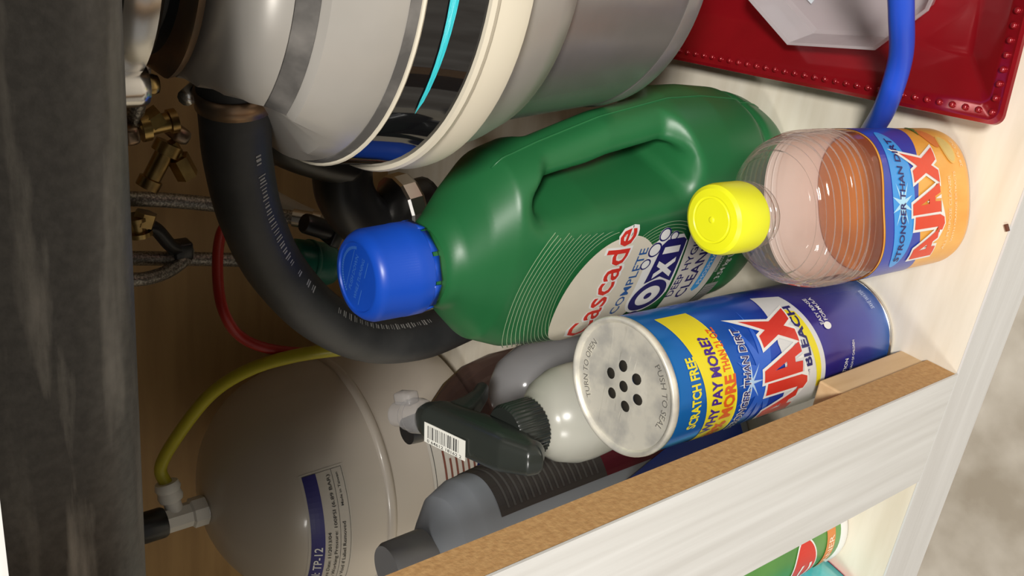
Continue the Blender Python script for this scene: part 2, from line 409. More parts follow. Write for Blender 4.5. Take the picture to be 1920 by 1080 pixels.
dl('neck_lip', [(.055, .382), (.0665, .383), (.0672, .386), (.060, .388)], M_DKMETAL)
dl('mount_ring', [(.05, .398), (.064, .397), (.0685, .400), (.0690, .406), (.066, .412), (.05, .412)], M_STEEL)
dl('mount_ring', [(.05, .4175), (.070, .4165), (.0745, .4195), (.0748, .427), (.071, .433), (.05, .434)], M_STEEL)
for k in range(3):
    a = math.radians(-148 + 120 * k); ca, sa = math.cos(a), math.sin(a)
    lug = join(xf(lathe([(0, .398), (.008, .398), (.0085, .402), (.0085, .430), (.007, .434), (0, .434)], 16), lambda x, y, z: (x + .071 * ca, y + .071 * sa, z - zo)))
    lg = obj('mount_lug', lug, M_STEEL, gd)
    obj('lug_screw', xf(lathe([(0, .393), (.0035, .393), (.0042, .395), (.0042, .399), (0, .399)], 12), lambda x, y, z: (x + .071 * ca, y + .071 * sa, z - zo)), M_BRASS, lg)
# discharge elbow on the left side
el = obj('discharge_elbow', xf(tube([(.138, .1885, .3575), (.150, .190, .358), (.17, .195, .360)], .0150, 20), lambda x, y, z: (x - DX, y - DY, z - zo)), M_BLKPLASTIC, gd)

# ------------------------------------------------------------------ black drain hose with clamp
hp = [(.152, .188, .357)] + [tuple(at(x, y, 1, d)) for x, y, d in ((439, 182, .189), (441, 225, .193), (447, 300, .203), (472, 410, .218), (522, 510, .235), (602, 593, .252), (692, 634, .266), (785, 632, .276), (870, 600, .286), (960, 560, .30))]
hose = thing('drain_hose', 'thick black rubber drain hose curving down from the disposal', 'hose', hp[-1])
off = np.array(hp[-1])
sub = lambda p: lambda x, y, z: (x - p[0], y - p[1], z - p[2])
obj('hose_wall', xf(tube(hp, .0158, 24), sub(off)), M_RUBBER, hose)
pth = spline(hp); fr = frames(pth)
marks = []
for i in range(20, 66):
    if random.random() < 0.25: continue
    p, (t, u, v2) = pth[min(i, len(pth) - 1)], fr[min(i, len(pth) - 1)]
    toc = CAM - p; toc -= t * (toc @ t); toc /= np.linalg.norm(toc); sd = np.cross(t, toc)
    for k in range(2):
        q = p + t * (k - .5) * .0022
        nn = toc * math.cos(-.62) + sd * math.sin(-.62); s2 = np.cross(t, nn)
        hgt = random.uniform(.0012, .0022); wd = random.uniform(.0003, .0007)
        marks.append(([q + nn * .0159 + s2 * hgt - t * wd, q + nn * .0159 + s2 * hgt + t * wd, q + nn * .0159 - s2 * hgt + t * wd, q + nn * .0159 - s2 * hgt - t * wd], [(0, 1, 2, 3)]))
pm = obj('printed_marks', xf(join(*marks), sub(off)), M('faded_white_print', (.34, .33, .31), .6), hose, smooth=False); pm['kind'] = 'stuff'
cfr = frame(hp[1], np.array(hp[2]) - np.array(hp[0]))
cl = obj('hose_clamp', xf(xf(lathe([(.0155, -.004), (.0170, -.004), (.0172, 0), (.0170, .004), (.0155, .004)], 32, cap0=False, cap1=False), cfr), sub(off)), M_DKMETAL, hose)
obj('clamp_screw', xf(xf(tube([(-.008, -.0185, 0), (.008, -.0185, 0)], .0036, 10, smooth=False), cfr), sub(off)), M_STEEL, cl)

# ------------------------------------------------------------------ black drain trap behind the jug
A_ = lambda x, y, d: tuple(at(x, y, 1, d))
tr = thing('drain_trap', 'black plastic drain trap with chrome nut behind the blue cap', 'drain pipe', A_(700, 400, .36))
toff = np.array(A_(700, 400, .36))
obj('pipe', xf(tube([A_(520, 215, .34), A_(540, 255, .34), A_(600, 280, .345), A_(650, 292, .35)], .020, 20), sub(toff)), M_BLKPLASTIC, tr)
obj('pipe_bend', xf(tube([A_(650, 255, .35), A_(642, 310, .355), A_(650, 370, .36), A_(690, 415, .37), A_(740, 400, .375), A_(800, 380, .38)], .021, 20), sub(toff)), M_BLKPLASTIC, tr)
obj('support_strap', xf(tube([A_(500, 300, .36), A_(522, 268, .36), A_(545, 240, .36)], .007, 10), sub(toff)), M_BLKPLASTIC, tr)
nf = frame(A_(752, 392, .35), np.array(A_(820, 372, .35)) - np.array(A_(752, 392, .35)))
obj('slip_nut', xf(xf(lathe([(.018, -.006), (.0255, -.006), (.0265, -.004), (.0265, .006), (.0255, .008), (.018, .008)], 14), nf), sub(toff)), M_STEEL, tr, smooth=False)

# ------------------------------------------------------------------ supply lines, valves, tubes
def braid():
    m = M('braided_steel', (0.42, 0.39, 0.34), 0.4, 0.7, col2=(0.20, 0.185, 0.165), scale=600, detail=1, lo=.42, hi=.55, bump=0.6, bscale=500)
    return m
M_BRAID = braid()
def supply(name, label, pts, r, mat, cat, ferrule=True):
    b = np.array(pts[-1]); t = thing(name, label, cat, tuple(b))
    obj('line', xf(tube(pts, r, 14), sub(b)), mat, t)
    if ferrule:
        f0 = frame(pts[-1], np.array(pts[-1]) - np.array(pts[-2]))
        obj('ferrule', xf(xf(lathe([(r, -.012), (r * 1.25, -.012), (r * 1.25, .004), (r * 1.5, .005), (r * 1.5, .012), (0, .012)], 12), f0), sub(b)), M_STEEL, t, auto=35)
    return t
supply('braided_hose', 'braided steel supply line running beside the red tube to a black plug', [A_(225, 372, .54), A_(320, 376, .54), A_(420, 386, .53), A_(500, 400, .52), A_(575, 412, .50)], .0062, M_BRAID, 'hose')
supply('braided_hose', 'braided steel supply line passing behind the red tube into the teal fitting', [A_(225, 484, .55), A_(330, 485, .55), A_(430, 487, .55), A_(540, 493, .54), A_(640, 500, .54), A_(800, 508, .53)], .0062, M_BRAID, 'hose', False)
supply('braided_hose', 'short looping braided line tucked under the sink edge', [A_(225, 525, .53), A_(275, 522, .53), A_(320, 506, .54), A_(352, 478, .55), A_(340, 460, .56)], .0058, M_BRAID, 'hose', False)
supply('braided_hose', 'beaded chain-like braided line hanging beside the silver mount ring', [A_(266, 120, .45), A_(262, 170, .46), A_(252, 215, .47), A_(235, 250, .48)], .0062, M_BRAID, 'hose', False)
supply('drain_tube', 'dull grey tube sloping behind the blue cap', [A_(470, 350, .58), A_(560, 398, .57), A_(640, 430, .55), A_(720, 465, .53), A_(790, 500, .52)], .0085, M('dull_grey_tube', (.40, .34, .27), .45, col2=(.32, .27, .21)), 'pipe', False)
supply('red_tube', 'thin red plastic tube looping behind the black hose', [A_(440, 400, .50), A_(414, 440, .49), A_(408, 510, .47), A_(418, 580, .45), A_(450, 630, .445), A_(510, 655, .435), A_(600, 660, .43), A_(700, 640, .43), A_(790, 590, .42)], .0044, M('red_tubing', (.42, .022, .015), .35), 'tube', False)
# black plug on the first line
pb = np.array(A_(602, 428, .485)); t = thing('hose_coupling', 'black plastic coupling at the end of the steel line', 'coupling', tuple(pb))
pf = frame(pb, np.array(A_(640, 440, .485)) - pb)
obj('body', xf(xf(lathe([(0, -.018), (.008, -.018), (.009, -.016), (.009, .008), (0, .008)], 14), pf), sub(pb)), M_BLKPLASTIC, t, auto=35)
obj('collar', xf(xf(box((-.011, -.011, .008), (.011, .011, .018), .0015), pf), sub(pb)), M_BLKPLASTIC, t)
# teal fitting
gb = np.array(A_(585, 493, .50)); t = thing('teal_fitting', 'round teal plastic fitting behind the black hose', 'fitting', tuple(gb))
M_TEALP = M('teal_plastic', (.008, .16, .11), .35)
gf = frame(gb, np.array(A_(640, 500, .50)) - np.array(A_(540, 487, .50)))
obj('body', xf(xf(lathe([(0, -.022), (.017, -.022), (.0195, -.019), (.020, .012), (.017, .020), (.010, .024), (0, .024)], 28), gf), sub(gb)), M_TEALP, t, auto=40)
obj('rib', xf(xf(lathe([(.019, -.006), (.0208, -.006), (.0208, -.002), (.019, -.002)], 28, cap0=False, cap1=False), gf), sub(gb)), M_TEALP, t)
# brass angle valves under the sink edge
def valve(label, pa, pb_, pc, d, knob=True):
    base = np.array(A_(*pa, d)); t = thing('shutoff_valve', label, 'valve', tuple(base))
    ax = frame(base, np.array(A_(*pb_, d)) - base); L = np.linalg.norm(np.array(A_(*pb_, d)) - base)
    obj('stem', xf(xf(lathe([(0, 0), (.009, 0), (.009, L * .2), (.007, L * .22), (.007, L * .75), (.0105, L * .77), (.0105, L), (0, L)], 12), ax), sub(base)), M_BRASS, t, auto=35)
    b2 = np.array(A_(*pc, d)); a2 = frame(np.array(A_(*pb_, d)), b2 - np.array(A_(*pb_, d))); L2 = np.linalg.norm(b2 - np.array(A_(*pb_, d)))
    obj('outlet', xf(xf(lathe([(0, 0), (.006, 0), (.006, L2 * .4), (.0088, L2 * .42), (.0088, L2), (0, L2)], 6), a2), sub(base)), M_BRASS, t, smooth=False)
    if knob:
        kf = frame(np.array(A_(*pb_, d)), np.array(A_(*pb_, d)) - base, (0, 1, 0))
        obj('handle', xf(xf(box((-.016, -.007, .004), (.016, .007, .016), .004), kf), sub(base)), M_DKMETAL, t)
    return t
valve('brass angle valve beside the braided line, just below the sink edge', (275, 352), (318, 268), (352, 330), .50)
valve('tarnished brass valve directly under the silver mount ring', (330, 225), (262, 240), (300, 215), .47)
valve('small brass valve between the two straight braided lines', (255, 405), (262, 440), (275, 398), .52, False)
kb = np.array(A_(300, 440, .54))
hk = thing('wall_clip', 'black plastic clip strapped over the lower braided line', 'clip', tuple(kb))
obj('arm', xf(tube([A_(262, 428, .54), A_(290, 428, .54), A_(322, 462, .545), A_(345, 466, .55)], .006, 10), sub(kb)), M_BLKPLASTIC, hk)
obj('foot', xf(box(tuple(np.array(A_(340, 468, .55)) - .008), tuple(np.array(A_(340, 468, .55)) + .008), .002), sub(kb)), M_BLKPLASTIC, hk)

# ------------------------------------------------------------------ pressure tank
TX, TY, TR = -0.324, 0.473, 0.112
M_TANK = M('tank_enamel', (0.56, 0.50, 0.43), 0.33, col2=(0.53, 0.47, 0.40), scale=8, coat=0.2)
tk = thing('pressure_tank', 'cream steel water pressure tank with a blue-striped label', 'tank', (TX, TY, 0))
def tank_r(z):
    if z >= .136: return TR * max(0.0, 1 - ((z - .136) / .122) ** 2.3) ** 0.5
    return TR
prof = [(0, .002), (.067, .002), (.084, .006), (.103, .022), (.1105, .045), (TR, .06), (TR, .1), (TR, .130)]
dome = [(tank_r(z), z) for z in [.136 + .122 * math.sin(math.pi / 2 * i / 18) for i in range(19)]]
dome[-1] = (0.0, .258)
obj('shell', lathe(prof + dome, 96), M_TANK, tk)
obj('seam', lathe([(TR - .0015, .127), (TR + .0015, .128), (TR + .0028, .132), (TR + .0015, .136), (TR - .0015, .137)], 96, cap0=False, cap1=False), M_TANK, tk)
def tsurf(u, v, l):
    # v runs down the dome from height 0.25
    z = v; r = tank_r(z); e = .0005; sl = (tank_r(z + e) - tank_r(z - e)) / (2 * e); nl = math.hypot(1, sl)
    rr_ = r + l / nl; zz = z - l * sl / nl
    return (rr_ * math.sin(u), -rr_ * math.cos(u), zz)
def tmap(x, y, l): return tsurf(TPH + x / .104, y, l)
TPH = math.radians(13)
lb = put('label', rect2d(-.082, .052, .170, .205, .005), tmap, .0003, M('tank_label_paper', (.58, .53, .46), .4), tk)
put('label_stripe', rect2d(-.082, .050, .1925, .203, .005), tmap, .0006, M('violet_blue_print', (.02, .015, .17), .4), lb)
put('label_print', text2d('Model: TP-12', -.078, -.018, .1945, .0065, .012), tmap, .0009, M_PRINT_W, lb)
for s, a, b, y, h in (('Manufacture Date: 11/2013/04', -.078, -.004, .1875, .0028), ('Maximum Working Pressure: 100PSI (6.89 BAR)', -.078, .046, .1825, .0028), ('Warranty Void if Label Removed', -.078, .004, .1755, .0030), ('Made in Taiwan', .018, .046, .1755, .0022)):
    put('label_print', text2d(s, a, b, y, h, .004), tmap, .0008, M_PRINT_K, lb)
fr2 = join(rect2d(-.082, .05, .1800, .1803, .005), rect2d(-.082, .05, .1715, .1718, .005), rect2d(.0497, .05, .1715, .2030, .005), rect2d(-.082, -.0817, .1715, .203, .005))
put('label_rule', fr2, tmap, .0007, M_PRINT_K, lb)
TPH2 = math.radians(24)
def tmap2(x, y, l): return tsurf(TPH2 + x / TR, y, l)
lb2 = put('warning_label', rect2d(-.034, .030, .020, .087, .006), tmap2, .0004, M('pale_label', (.62, .58, .52), .45), tk)
put('label_rule', join(rect2d(-.031, -.0304, .023, .084, .006), rect2d(-.031, .027, .0834, .084, .006)), tmap2, .0007, M_PRINT_K, lb2)
put('label_print', join(*[rect2d(-.027, -.027 + random.uniform(.035, .05), .027 + k * .0064, .0292 + k * .0064, .006) for k in range(8)]), tmap2, .0007, M('red_brown_print', (.20, .06, .04), .5), lb2)
# tee fitting on top
obj('nipple', lathe([(.012, .2520), (.012, .2600), (0, .2600)], 20), M_STEEL, tk)
fb = obj('tee_fitting', join(lathe([(0, .2580), (.0135, .2580), (.0135, .2700), (.011, .2715), (.011, .2940), (0, .2940)], 8),), M_WHITE, tk, smooth=False)
br = frame((0, 0, .2830), (0.75, .2940, .10))
obj('tee_branch', xf(join(lathe([(0, .0), (.0075, 0), (.0075, .016), (.0098, .017), (.0110, .021), (.0098, .0255), (.0100, .026), (.0112, .029), (.0098, .034), (0, .034)], 20)), br), M_WHITE, fb, auto=40)
obj('valve_handle', lathe([(0, .2935), (.0125, .2935), (.0135, .2960), (.0135, .3160), (.0125, .3180), (0, .3180)], 20), M_BLKPLASTIC, fb, auto=35)
# yellow tube
ys = np.array([TX, TY, 0]) + np.array(br(0, 0, .030))
yp = [tuple(ys), tuple(np.array([TX, TY, 0]) + np.array(br(0, 0, .050))), A_(345, 800, .478), A_(400, 735, .462), A_(470, 692, .44), A_(550, 668, .42), A_(640, 655, .40), A_(740, 650, .385), A_(830, 640, .37)]
supply('yellow_tube', 'yellow plastic tube arching from the tank fitting behind the black hose', yp, .0055, M('yellow_tubing', (.52, .46, .03), .35), 'tube', False)

# ------------------------------------------------------------------ green jug with moulded handle
M_GREEN = M('green_jug_plastic', (0.017, 0.145, 0.045), 0.40, col2=(0.015, 0.132, 0.040), scale=12, coat=0.0, spec=0.55)
JX, JY, JYAW = 0.045, 0.190, math.radians(-15)
jug = thing('detergent_jug', 'dark green detergent jug with moulded handle and blue cap', 'jug', (JX, JY, 0), JYAW)
jz = np.array([0, .004, .012, .035, .07, .10, .15, .19, .212, .224, .234, .242])
jl = np.array([-.064, -.069, -.073, -.077, -.080, -.081, -.081, -.078, -.069, -.056, -.044, -.041])
jr = np.array([.060, .065, .069, .075, .079, .079, .070, .057, .048, .032, .014, .006])
jb = np.array([.043, .046, .048, .0485, .0495, .050, .049, .045, .039, .033, .027, .023])
jn = np.array([2.6, 2.6, 2.6, 2.6, 2.5, 2.5, 2.5, 2.4, 2.3, 2.2, 2.0, 2.0])
def jug_dims(z):
    zc = np.clip(z, 0, .242)
    l, r_, b, n = (np.interp(zc, jz, q) for q in (jl, jr, jb, jn))
    return (l + r_) / 2, (r_ - l) / 2, b, n
def jug_f(X, Y, Z):
    cx, a, b, n = jug_dims(Z)
    q = (np.abs((X - cx) / a) ** n + np.abs(Y / b) ** n) ** (1 / n)
    d = (q - 1) * np.minimum(a, b) * .9
    d = smax(d, Z - .243, .006); d = smax(d, -Z, .008)
    # foot groove
    d = d + .0018 * np.exp(-((Z - .030) / .004) ** 2)
    # hand hole (slanted rounded slot through the jug) and the slim bar of the handle beside it
    zc = .151; hl = .0365 - .10 * (Z - zc); hr = np.interp(np.clip(Z, 0, .242), jz, jr) - .0185
    hr = np.maximum(hr, hl + .006); hx = (hl + hr) / 2; hw = (hr - hl) / 2; rd = .006
    dx = np.abs(X - hx) - np.maximum(hw - rd, 0); dz = np.abs(Z - zc) - .044
    hole = np.sqrt(np.maximum(dx, 0) ** 2 + np.maximum(dz, 0) ** 2) + np.minimum(np.maximum(dx, dz), 0) - rd
    flare = .004 * np.clip(np.abs(Y) / .048, 0, 1) ** 2
    W = np.clip((.062 - np.abs(Z - zc)) / .024, 0, 1); W = W * W * (3 - 2 * W)
    S = np.clip((X - hl) / .012, 0, 1); S = S * S * (3 - 2 * S)
    d = smax(d, np.abs(Y) - (.056 - .037 * W * S), .016)
    d = smax(d, -(hole - flare), .009)
    return d
jv = surface_nets(jug_f, (-.087, -.056, -.003), (.087, .056, .251), .0017)
jbody = obj('body', jv, M_GREEN, jug)
capx = -.0178
obj('neck', xf(lathe([(.0215, .240), (.0215, .247), (.0245, .2475), (.0245, .250), (.021, .251), (.021, .266), (0, .266)], 40), lambda x, y, z: (x + capx, y, z)), M_GREEN, jug, auto=35)
M_BLUECAP = M('blue_cap_plastic', (0.008, 0.075, 0.52), 0.35, col2=(0.007, 0.07, 0.50))
def ribbed(r, z0, z1, n=110, dep=.0004):
    def ring(rad, z, rib): return [(capx + (rad + (dep if j % 2 and rib else 0)) * math.cos(2 * math.pi * j / (2 * n)), (rad + (dep if j % 2 and rib else 0)) * math.sin(2 * math.pi * j / (2 * n)), z) for j in range(2 * n)]
    return loft([ring(r + .0006, z0, 0), ring(r + .0006, z0 + .009, 0), ring(r, z0 + .0095, 1), ring(r - .0004, z1 - .006, 1), ring(r - .0014, z1 - .003, 0), ring(r - .004, z1, 0), ring(r - .006, z1, 0), ring(r - .0066, z1 - .0008, 0), ring(0.0005, z1 - .0008, 0)])
cp = obj('cap', ribbed(.0250, .2515, .2845), M_BLUECAP, jug, auto=50)
M_CAPTXT = M('light_blue_emboss', (.06, .20, .62), .4)
cs = lambda u, v_, l: (capx + u, v_, .2837 + l)
pr_ = [text2d('PUSH DOWN', -.011, .011, .003, .0028, .004, 0), text2d('WHILE TURNING', -.013, .013, -.003, .0026, .004, 0), rect2d(-.014, -.004, -.0065, -.006), rect2d(.004, .014, -.0065, -.006), rect2d(-.012, .012, .0078, .0082)]
for k in range(26):
    a = math.pi * (.15 + .7 * k / 25); pr_.append(poly2d([[(.0165 * math.cos(a + d) * s, .0165 * math.sin(a + d) * s) for d, s in ((-.03, 1), (.03, 1), (.03, .9), (-.03, .9))]]))
put('embossing', join(*[([(p[0], p[1]) for p in q[0]], q[1]) for q in pr_]), cs, .0002, M_CAPTXT, cp)
def tabs():
    out = []
    for k in range(10):
        a = 2 * math.pi * k / 10
        out.append(xf(box((-.0066, -.0006, .2478), (.0066, .0008, .2520)), lambda x, y, z: (capx + (.0250 + y) * math.sin(a + x / .025), -(.0250 + y) * math.cos(a + x / .025), z)))
    return join(*out)
obj('tamper_tabs', tabs(), M_BLUECAP, cp)
sz = np.linspace(.008, .216, 40)
obj('mould_seam', tube([(float(np.interp(z, jz, jr)) * .999 - (.0018 * math.exp(-((z - .030) / .004) ** 2)), 0, z) for z in sz], .0007, 6, 2), M_GREEN, jug)
# label print on the front
def jsurf(u, v_, l):
    cx, a, b, n = (float(q) for q in jug_dims(np.array(v_)))
    t = min(abs((u - cx) / a), .985); y = -b * (1 - t ** n) ** (1 / n)
    # normal by differences
    nx = math.copysign(t ** (n - 1) / a, u - cx); ny = -(abs(y) / b) ** (n - 1) / b; L = math.hypot(nx, ny)
    return (u + nx / L * l, y + ny / L * l, v_)
M_CREAMP = M('cream_label_print', (.72, .66, .53), .4)
M_RING = M('pale_green_print', (.30, .45, .25), .4)
LJ = .0012
lab = put('label', poly2d([[(-.062, .040), (.034, .040), (.034, .0405), (-.062, .0405)]], 0, .004), jsurf, LJ, M_RING, jug)
arcs = []
for k in range(13):
    q = .0022 * k; P = []
    a = np.linspace(math.radians(12), math.radians(205), 40)
    po = [(-.018 + (.044 + q) * math.cos(t), .146 + (.036 + q) * math.sin(t)) for t in a]; pi = [(-.018 + (.0436 + q) * math.cos(t), .146 + (.0356 + q) * math.sin(t)) for t in a[::-1]]
    arcs.append(poly2d([[p for p in po + pi if -.076 < p[0] < .026]], 0, .004))
for k in range(6):
    q = .0022 * k; a = np.linspace(math.radians(-25), math.radians(62), 22)
    po = [(-.004 + (.0205 + q) * math.cos(t), .112 + (.024 + q) * math.sin(t)) for t in a]; pi = [(-.004 + (.0201 + q) * math.cos(t), .112 + (.0236 + q) * math.sin(t)) for t in a[::-1]]
    arcs.append(poly2d([po + pi], 0, .004))
put('label_rings', join(*arcs), jsurf, LJ, M_RING, lab)
put('label_panel', poly2d([ell(-.022, .145, .044, .034, 60, -.05)], 0, .004), jsurf, LJ + .0002, M_CREAMP, lab)
put('logo_outline', text2d('Cascade', -.060, .029, .1395, .0185, .045, 0, .003), jsurf, LJ + .0004, M_PRINT_W, lab)
put('logo_lettering', text2d('Cascade', -.058, .027, .1405, .0168, .014, 0, .003), jsurf, LJ + .0006, M_PRINT_RED, lab)
put('label_print', text2d('COMPLETE', -.040, .012, .1265, .0066, .012), jsurf, LJ + .0005, M('blue_print', (.02, .10, .32), .4), lab)
put('label_panel', poly2d([[(-.060, .048), (.016, .048), (.034, .058), (.036, .098), (.022, .094), (-.03, .086), (-.06, .082)]], 0, .004), jsurf, LJ + .0002, M('white_label_print', (.74, .70, .62), .4), lab)
put('badge_outline', poly2d([ell(-.029, .106, .0155, .0165), ], 0, .004), jsurf, LJ + .0004, M_PRINT_W, lab)
put('badge_outline', poly2d([[(-.03, .089), (.012, .094), (.018, .1), (.018, .118), (.012, .124), (-.03, .122)]], 0, .004), jsurf, LJ + .00038, M_PRINT_W, lab)
put('badge_lettering', poly2d([ell(-.029, .106, .0135, .0145), ell(-.029, .106, .0085, .0095), ell(-.029, .106, .0028, .003)], 0, .004), jsurf, LJ + .0006, M_PRINT_NAVY, lab)
put('badge_lettering', poly2d([[(-.019, .0925), (.0135, .0955), (.0155, .099), (.0155, .112), (.012, .1155), (-.017, .1165), (-.013, .105)]], 0, .004), jsurf, LJ + .0006, M_PRINT_NAVY, lab)
put('badge_letters', poly2d([[(-.0145, .0965), (-.0105, .0965), (-.0065, .1025), (-.0025, .0975), (.0012, .0985), (-.0038, .1055), (.0002, .1125), (-.0038, .1125), (-.0066, .1080), (-.0095, .1125), (-.0135, .112), (-.0088, .105)], [(.0052, .0985), (.0102, .0995), (.0102, .1125), (.0052, .1125)]], 0, .004), jsurf, LJ + .0008, M_PRINT_W, lab)
bub = [ell(.0095, .1205, .0052, .0052, 20), ell(.0095, .1205, .0041, .0041, 20), ell(.0195, .1165, .0046, .0046, 20), ell(.0195, .1165, .0036, .0036, 20), ell(-.0005, .1235, .004, .004, 18), ell(-.0005, .1235, .003, .003, 18), ell(.0175, .108, .0034, .0034, 18), ell(.0175, .108, .0025, .0025, 18)]
put('badge_bubbles', poly2d(bub[::2], 0, .004), jsurf, LJ + .0005, M_PRINT_W, lab)
put('badge_bubbles', poly2d(bub, 0, .004), jsurf, LJ + .0007, M_PRINT_NAVY, lab)
put('plus_mark', poly2d([ell(-.0495, .108, .0062, .0068)], 0, .004), jsurf, LJ + .0005, M_PRINT_NAVY, lab)
put('plus_mark', join(rect2d(-.0535, -.0455, .107, .109), rect2d(-.0505, -.0485, .104, .112)), jsurf, LJ + .0007, M_PRINT_W, lab)
put('label_print', text2d('DEEP HYGIENIC', -.036, .028, .0795, .0066, .012), jsurf, LJ + .0005, M_PRINT_NAVY, lab)
put('label_print', text2d('CLEANING', -.040, .022, .0665, .0092, .018), jsurf, LJ + .0005, M_PRINT_NAVY, lab)
put('label_print', poly2d([[(-.034, .0555), (.022, .0555), (.025, .0585), (.022, .0625), (-.034, .0625), (-.037, .059)]], 0, .004), jsurf, LJ + .0005, M_PRINT_CYAN, lab)
put('label_print', text2d('PHOSPHATE FREE', -.030, .018, .0572, .0036, .004), jsurf, LJ + .0007, M_PRINT_W, lab)
put('label_print', text2d('3.54 kg (125 OZ)', -.030, .012, .0375, .0055, .006), jsurf, LJ + .0005, M_PRINT_W, lab)
put('label_print', text2d('DISHWASHER DETERGENT', -.022, .018, .0455, .0024, .002), jsurf, LJ + .0005, M_PRINT_W, lab)
put('label_swatch', rect2d(-.058, -.034, .034, .047), jsurf, LJ + .0004, M('silver_print', (.5, .5, .48), .35, .4), lab)
put('label_swatch', join(*[rect2d(-.056 + k * .0026, -.0552 + k * .0026, .035, .046) for k in range(8)]), jsurf, LJ + .0006, M('grey_print', (.2, .2, .2), .4), lab)

# ------------------------------------------------------------------ scouring powder can
KX, KY, KR, KH = -0.008, 0.078, 0.0355, 0.199
shx, shy = 0.011 / 0.196, -0.0025 / 0.196
can = thing('cleanser_can', 'blue cleanser powder can with perforated metal lid beside the fibreboard edge', 'can', (KX, KY, 0))
csh = lambda x, y, z: (x + shx * z, y + shy * z, z)
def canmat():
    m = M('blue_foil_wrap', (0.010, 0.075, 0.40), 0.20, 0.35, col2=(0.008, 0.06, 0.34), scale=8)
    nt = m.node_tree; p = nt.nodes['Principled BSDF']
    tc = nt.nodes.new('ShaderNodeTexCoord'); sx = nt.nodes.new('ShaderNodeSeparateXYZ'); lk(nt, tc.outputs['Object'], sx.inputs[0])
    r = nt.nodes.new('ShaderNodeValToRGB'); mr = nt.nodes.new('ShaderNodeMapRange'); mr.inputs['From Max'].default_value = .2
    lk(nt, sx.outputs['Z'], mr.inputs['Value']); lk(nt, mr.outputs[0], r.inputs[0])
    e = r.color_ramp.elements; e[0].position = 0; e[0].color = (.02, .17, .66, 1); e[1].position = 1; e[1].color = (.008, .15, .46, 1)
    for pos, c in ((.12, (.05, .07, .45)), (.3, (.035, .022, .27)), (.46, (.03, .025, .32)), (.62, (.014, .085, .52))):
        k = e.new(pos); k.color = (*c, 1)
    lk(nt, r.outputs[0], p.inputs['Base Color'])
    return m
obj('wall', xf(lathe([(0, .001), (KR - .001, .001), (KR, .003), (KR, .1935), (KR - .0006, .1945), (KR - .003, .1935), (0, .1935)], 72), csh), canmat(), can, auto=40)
obj('base_rim', xf(lathe([(KR - .001, 0), (KR + .0006, 0), (KR + .0009, .0012), (KR + .0003, .0026), (KR - .001, .0026)], 72, cap0=False, cap1=False), csh), M_STEEL, can)
def lid():
    n = 84; holes = [(0, 0)] + [(.0105 * math.cos(a), .0105 * math.sin(a)) for a in [math.radians(18 + 60 * k) for k in range(6)]]
    polys = [ell(0, 0, KR - .0024, KR - .0024, n)] + [ell(hx, hy, .0030, .0030, 16) for hx, hy in holes]
    return polys, holes
polys, holes = lid()
M_LID = M('tinplate_lid', (0.93, 0.89, 0.77), 0.30, 0.35, col2=(0.66, 0.64, 0.58), scale=75, lo=.42, hi=.66, bump=0.12, bscale=120, rough2=.42)
pv, pf_ = poly2d(polys, 0, .006)
lidz = lambda x, y: .1962 + .0012 * min(1, (math.hypot(x, y) / .033) ** 4) + .0010 * max(0, 1 - (math.hypot(x, y) / .0155) ** 2)
ld = obj('lid', xf(([(x, y, lidz(x, y)) for x, y in pv], pf_), csh), M_LID, can)
obj('lid_rim', xf(lathe([(KR - .0026, .1974), (KR - .0018, .1990), (KR - .0010, .1996), (KR - .0001, .1997), (KR + .0006, .1992), (KR + .0008, .1978), (KR + .0005, .1955), (KR - .0004, .1950)], 72, cap0=False, cap1=False), csh), M_LID, ld)
obj('shaker_holes', join(*[xf(lathe([(.0031, .1940), (.0031, lidz(hx, hy) - .0002), (.0, lidz(hx, hy) - .0008)], 14, (hx, hy)), csh) for hx, hy in holes]), M('hole_dark', (.02, .016, .01), .9), ld)
ring_txt = []
for s, a0, a1 in (('TURN TO OPEN', 60, 130), ('PUSH TO SEAL', 250, 320)):
    v2, f2 = text2d(s, 0, 1, 0, .0036, .004, 0, 0, .1)
    ring_txt.append(([csh((.0265 + y) * math.cos(math.radians(a1 - (a1 - a0) * x)), (.0265 + y) * math.sin(math.radians(a1 - (a1 - a0) * x)), lidz(.028, 0) + .0004) for x, y in v2], f2))
M_EMB = M('tin_emboss', (.80, .78, .72), .3, .8)
for q in ring_txt: obj('lid_embossing', q, M_EMB, ld, smooth=False)
PH0 = math.radians(26)
def ksurf(u, v_, l):
    a = PH0 + u / KR; r = KR + l
    return csh(r * math.sin(a), -r * math.cos(a), v_)
KD = KR * math.pi / 180    # arc length per degree
U = lambda ph: (ph - 26) * KD
ban = [(U(-75), .143)] + [(U(p), .1495 + .00012 * p) for p in range(-70, 90, 8)] + [(U(90), .1605), (U(90), .184)] + [(U(p), .1735 + .00012 * p) for p in range(88, -76, -8)]
bn = put('banner', poly2d([ban], 0, .003), ksurf, .0003, M_PRINT_YEL, can)
put('banner_print', text2d('WHY PAY MORE?', U(-27), U(61), .1632, .0075, .036, .1, 0, .003), ksurf, .0006, M('violet_print', (.06, .015, .25), .4), bn)
put('banner_print', text2d('33% MORE', U(-42), U(26), .1525, .0086, .040, 0, 0, .003), ksurf, .0006, M('orange_red_print', (.75, .12, .015), .4), bn)
put('banner_print', text2d('THAN 21 OZ.', U(29), U(68), .1552, .0056, .030, 0, 0, .003), ksurf, .0006, M('orange_red_print', (.75, .12, .015), .4), bn)
put('wrap_print', text2d('SCRATCH FREE', U(-14), U(47), .1792, .0066, .034, 0, 0, .003), ksurf, .0004, M_PRINT_YEL, can)
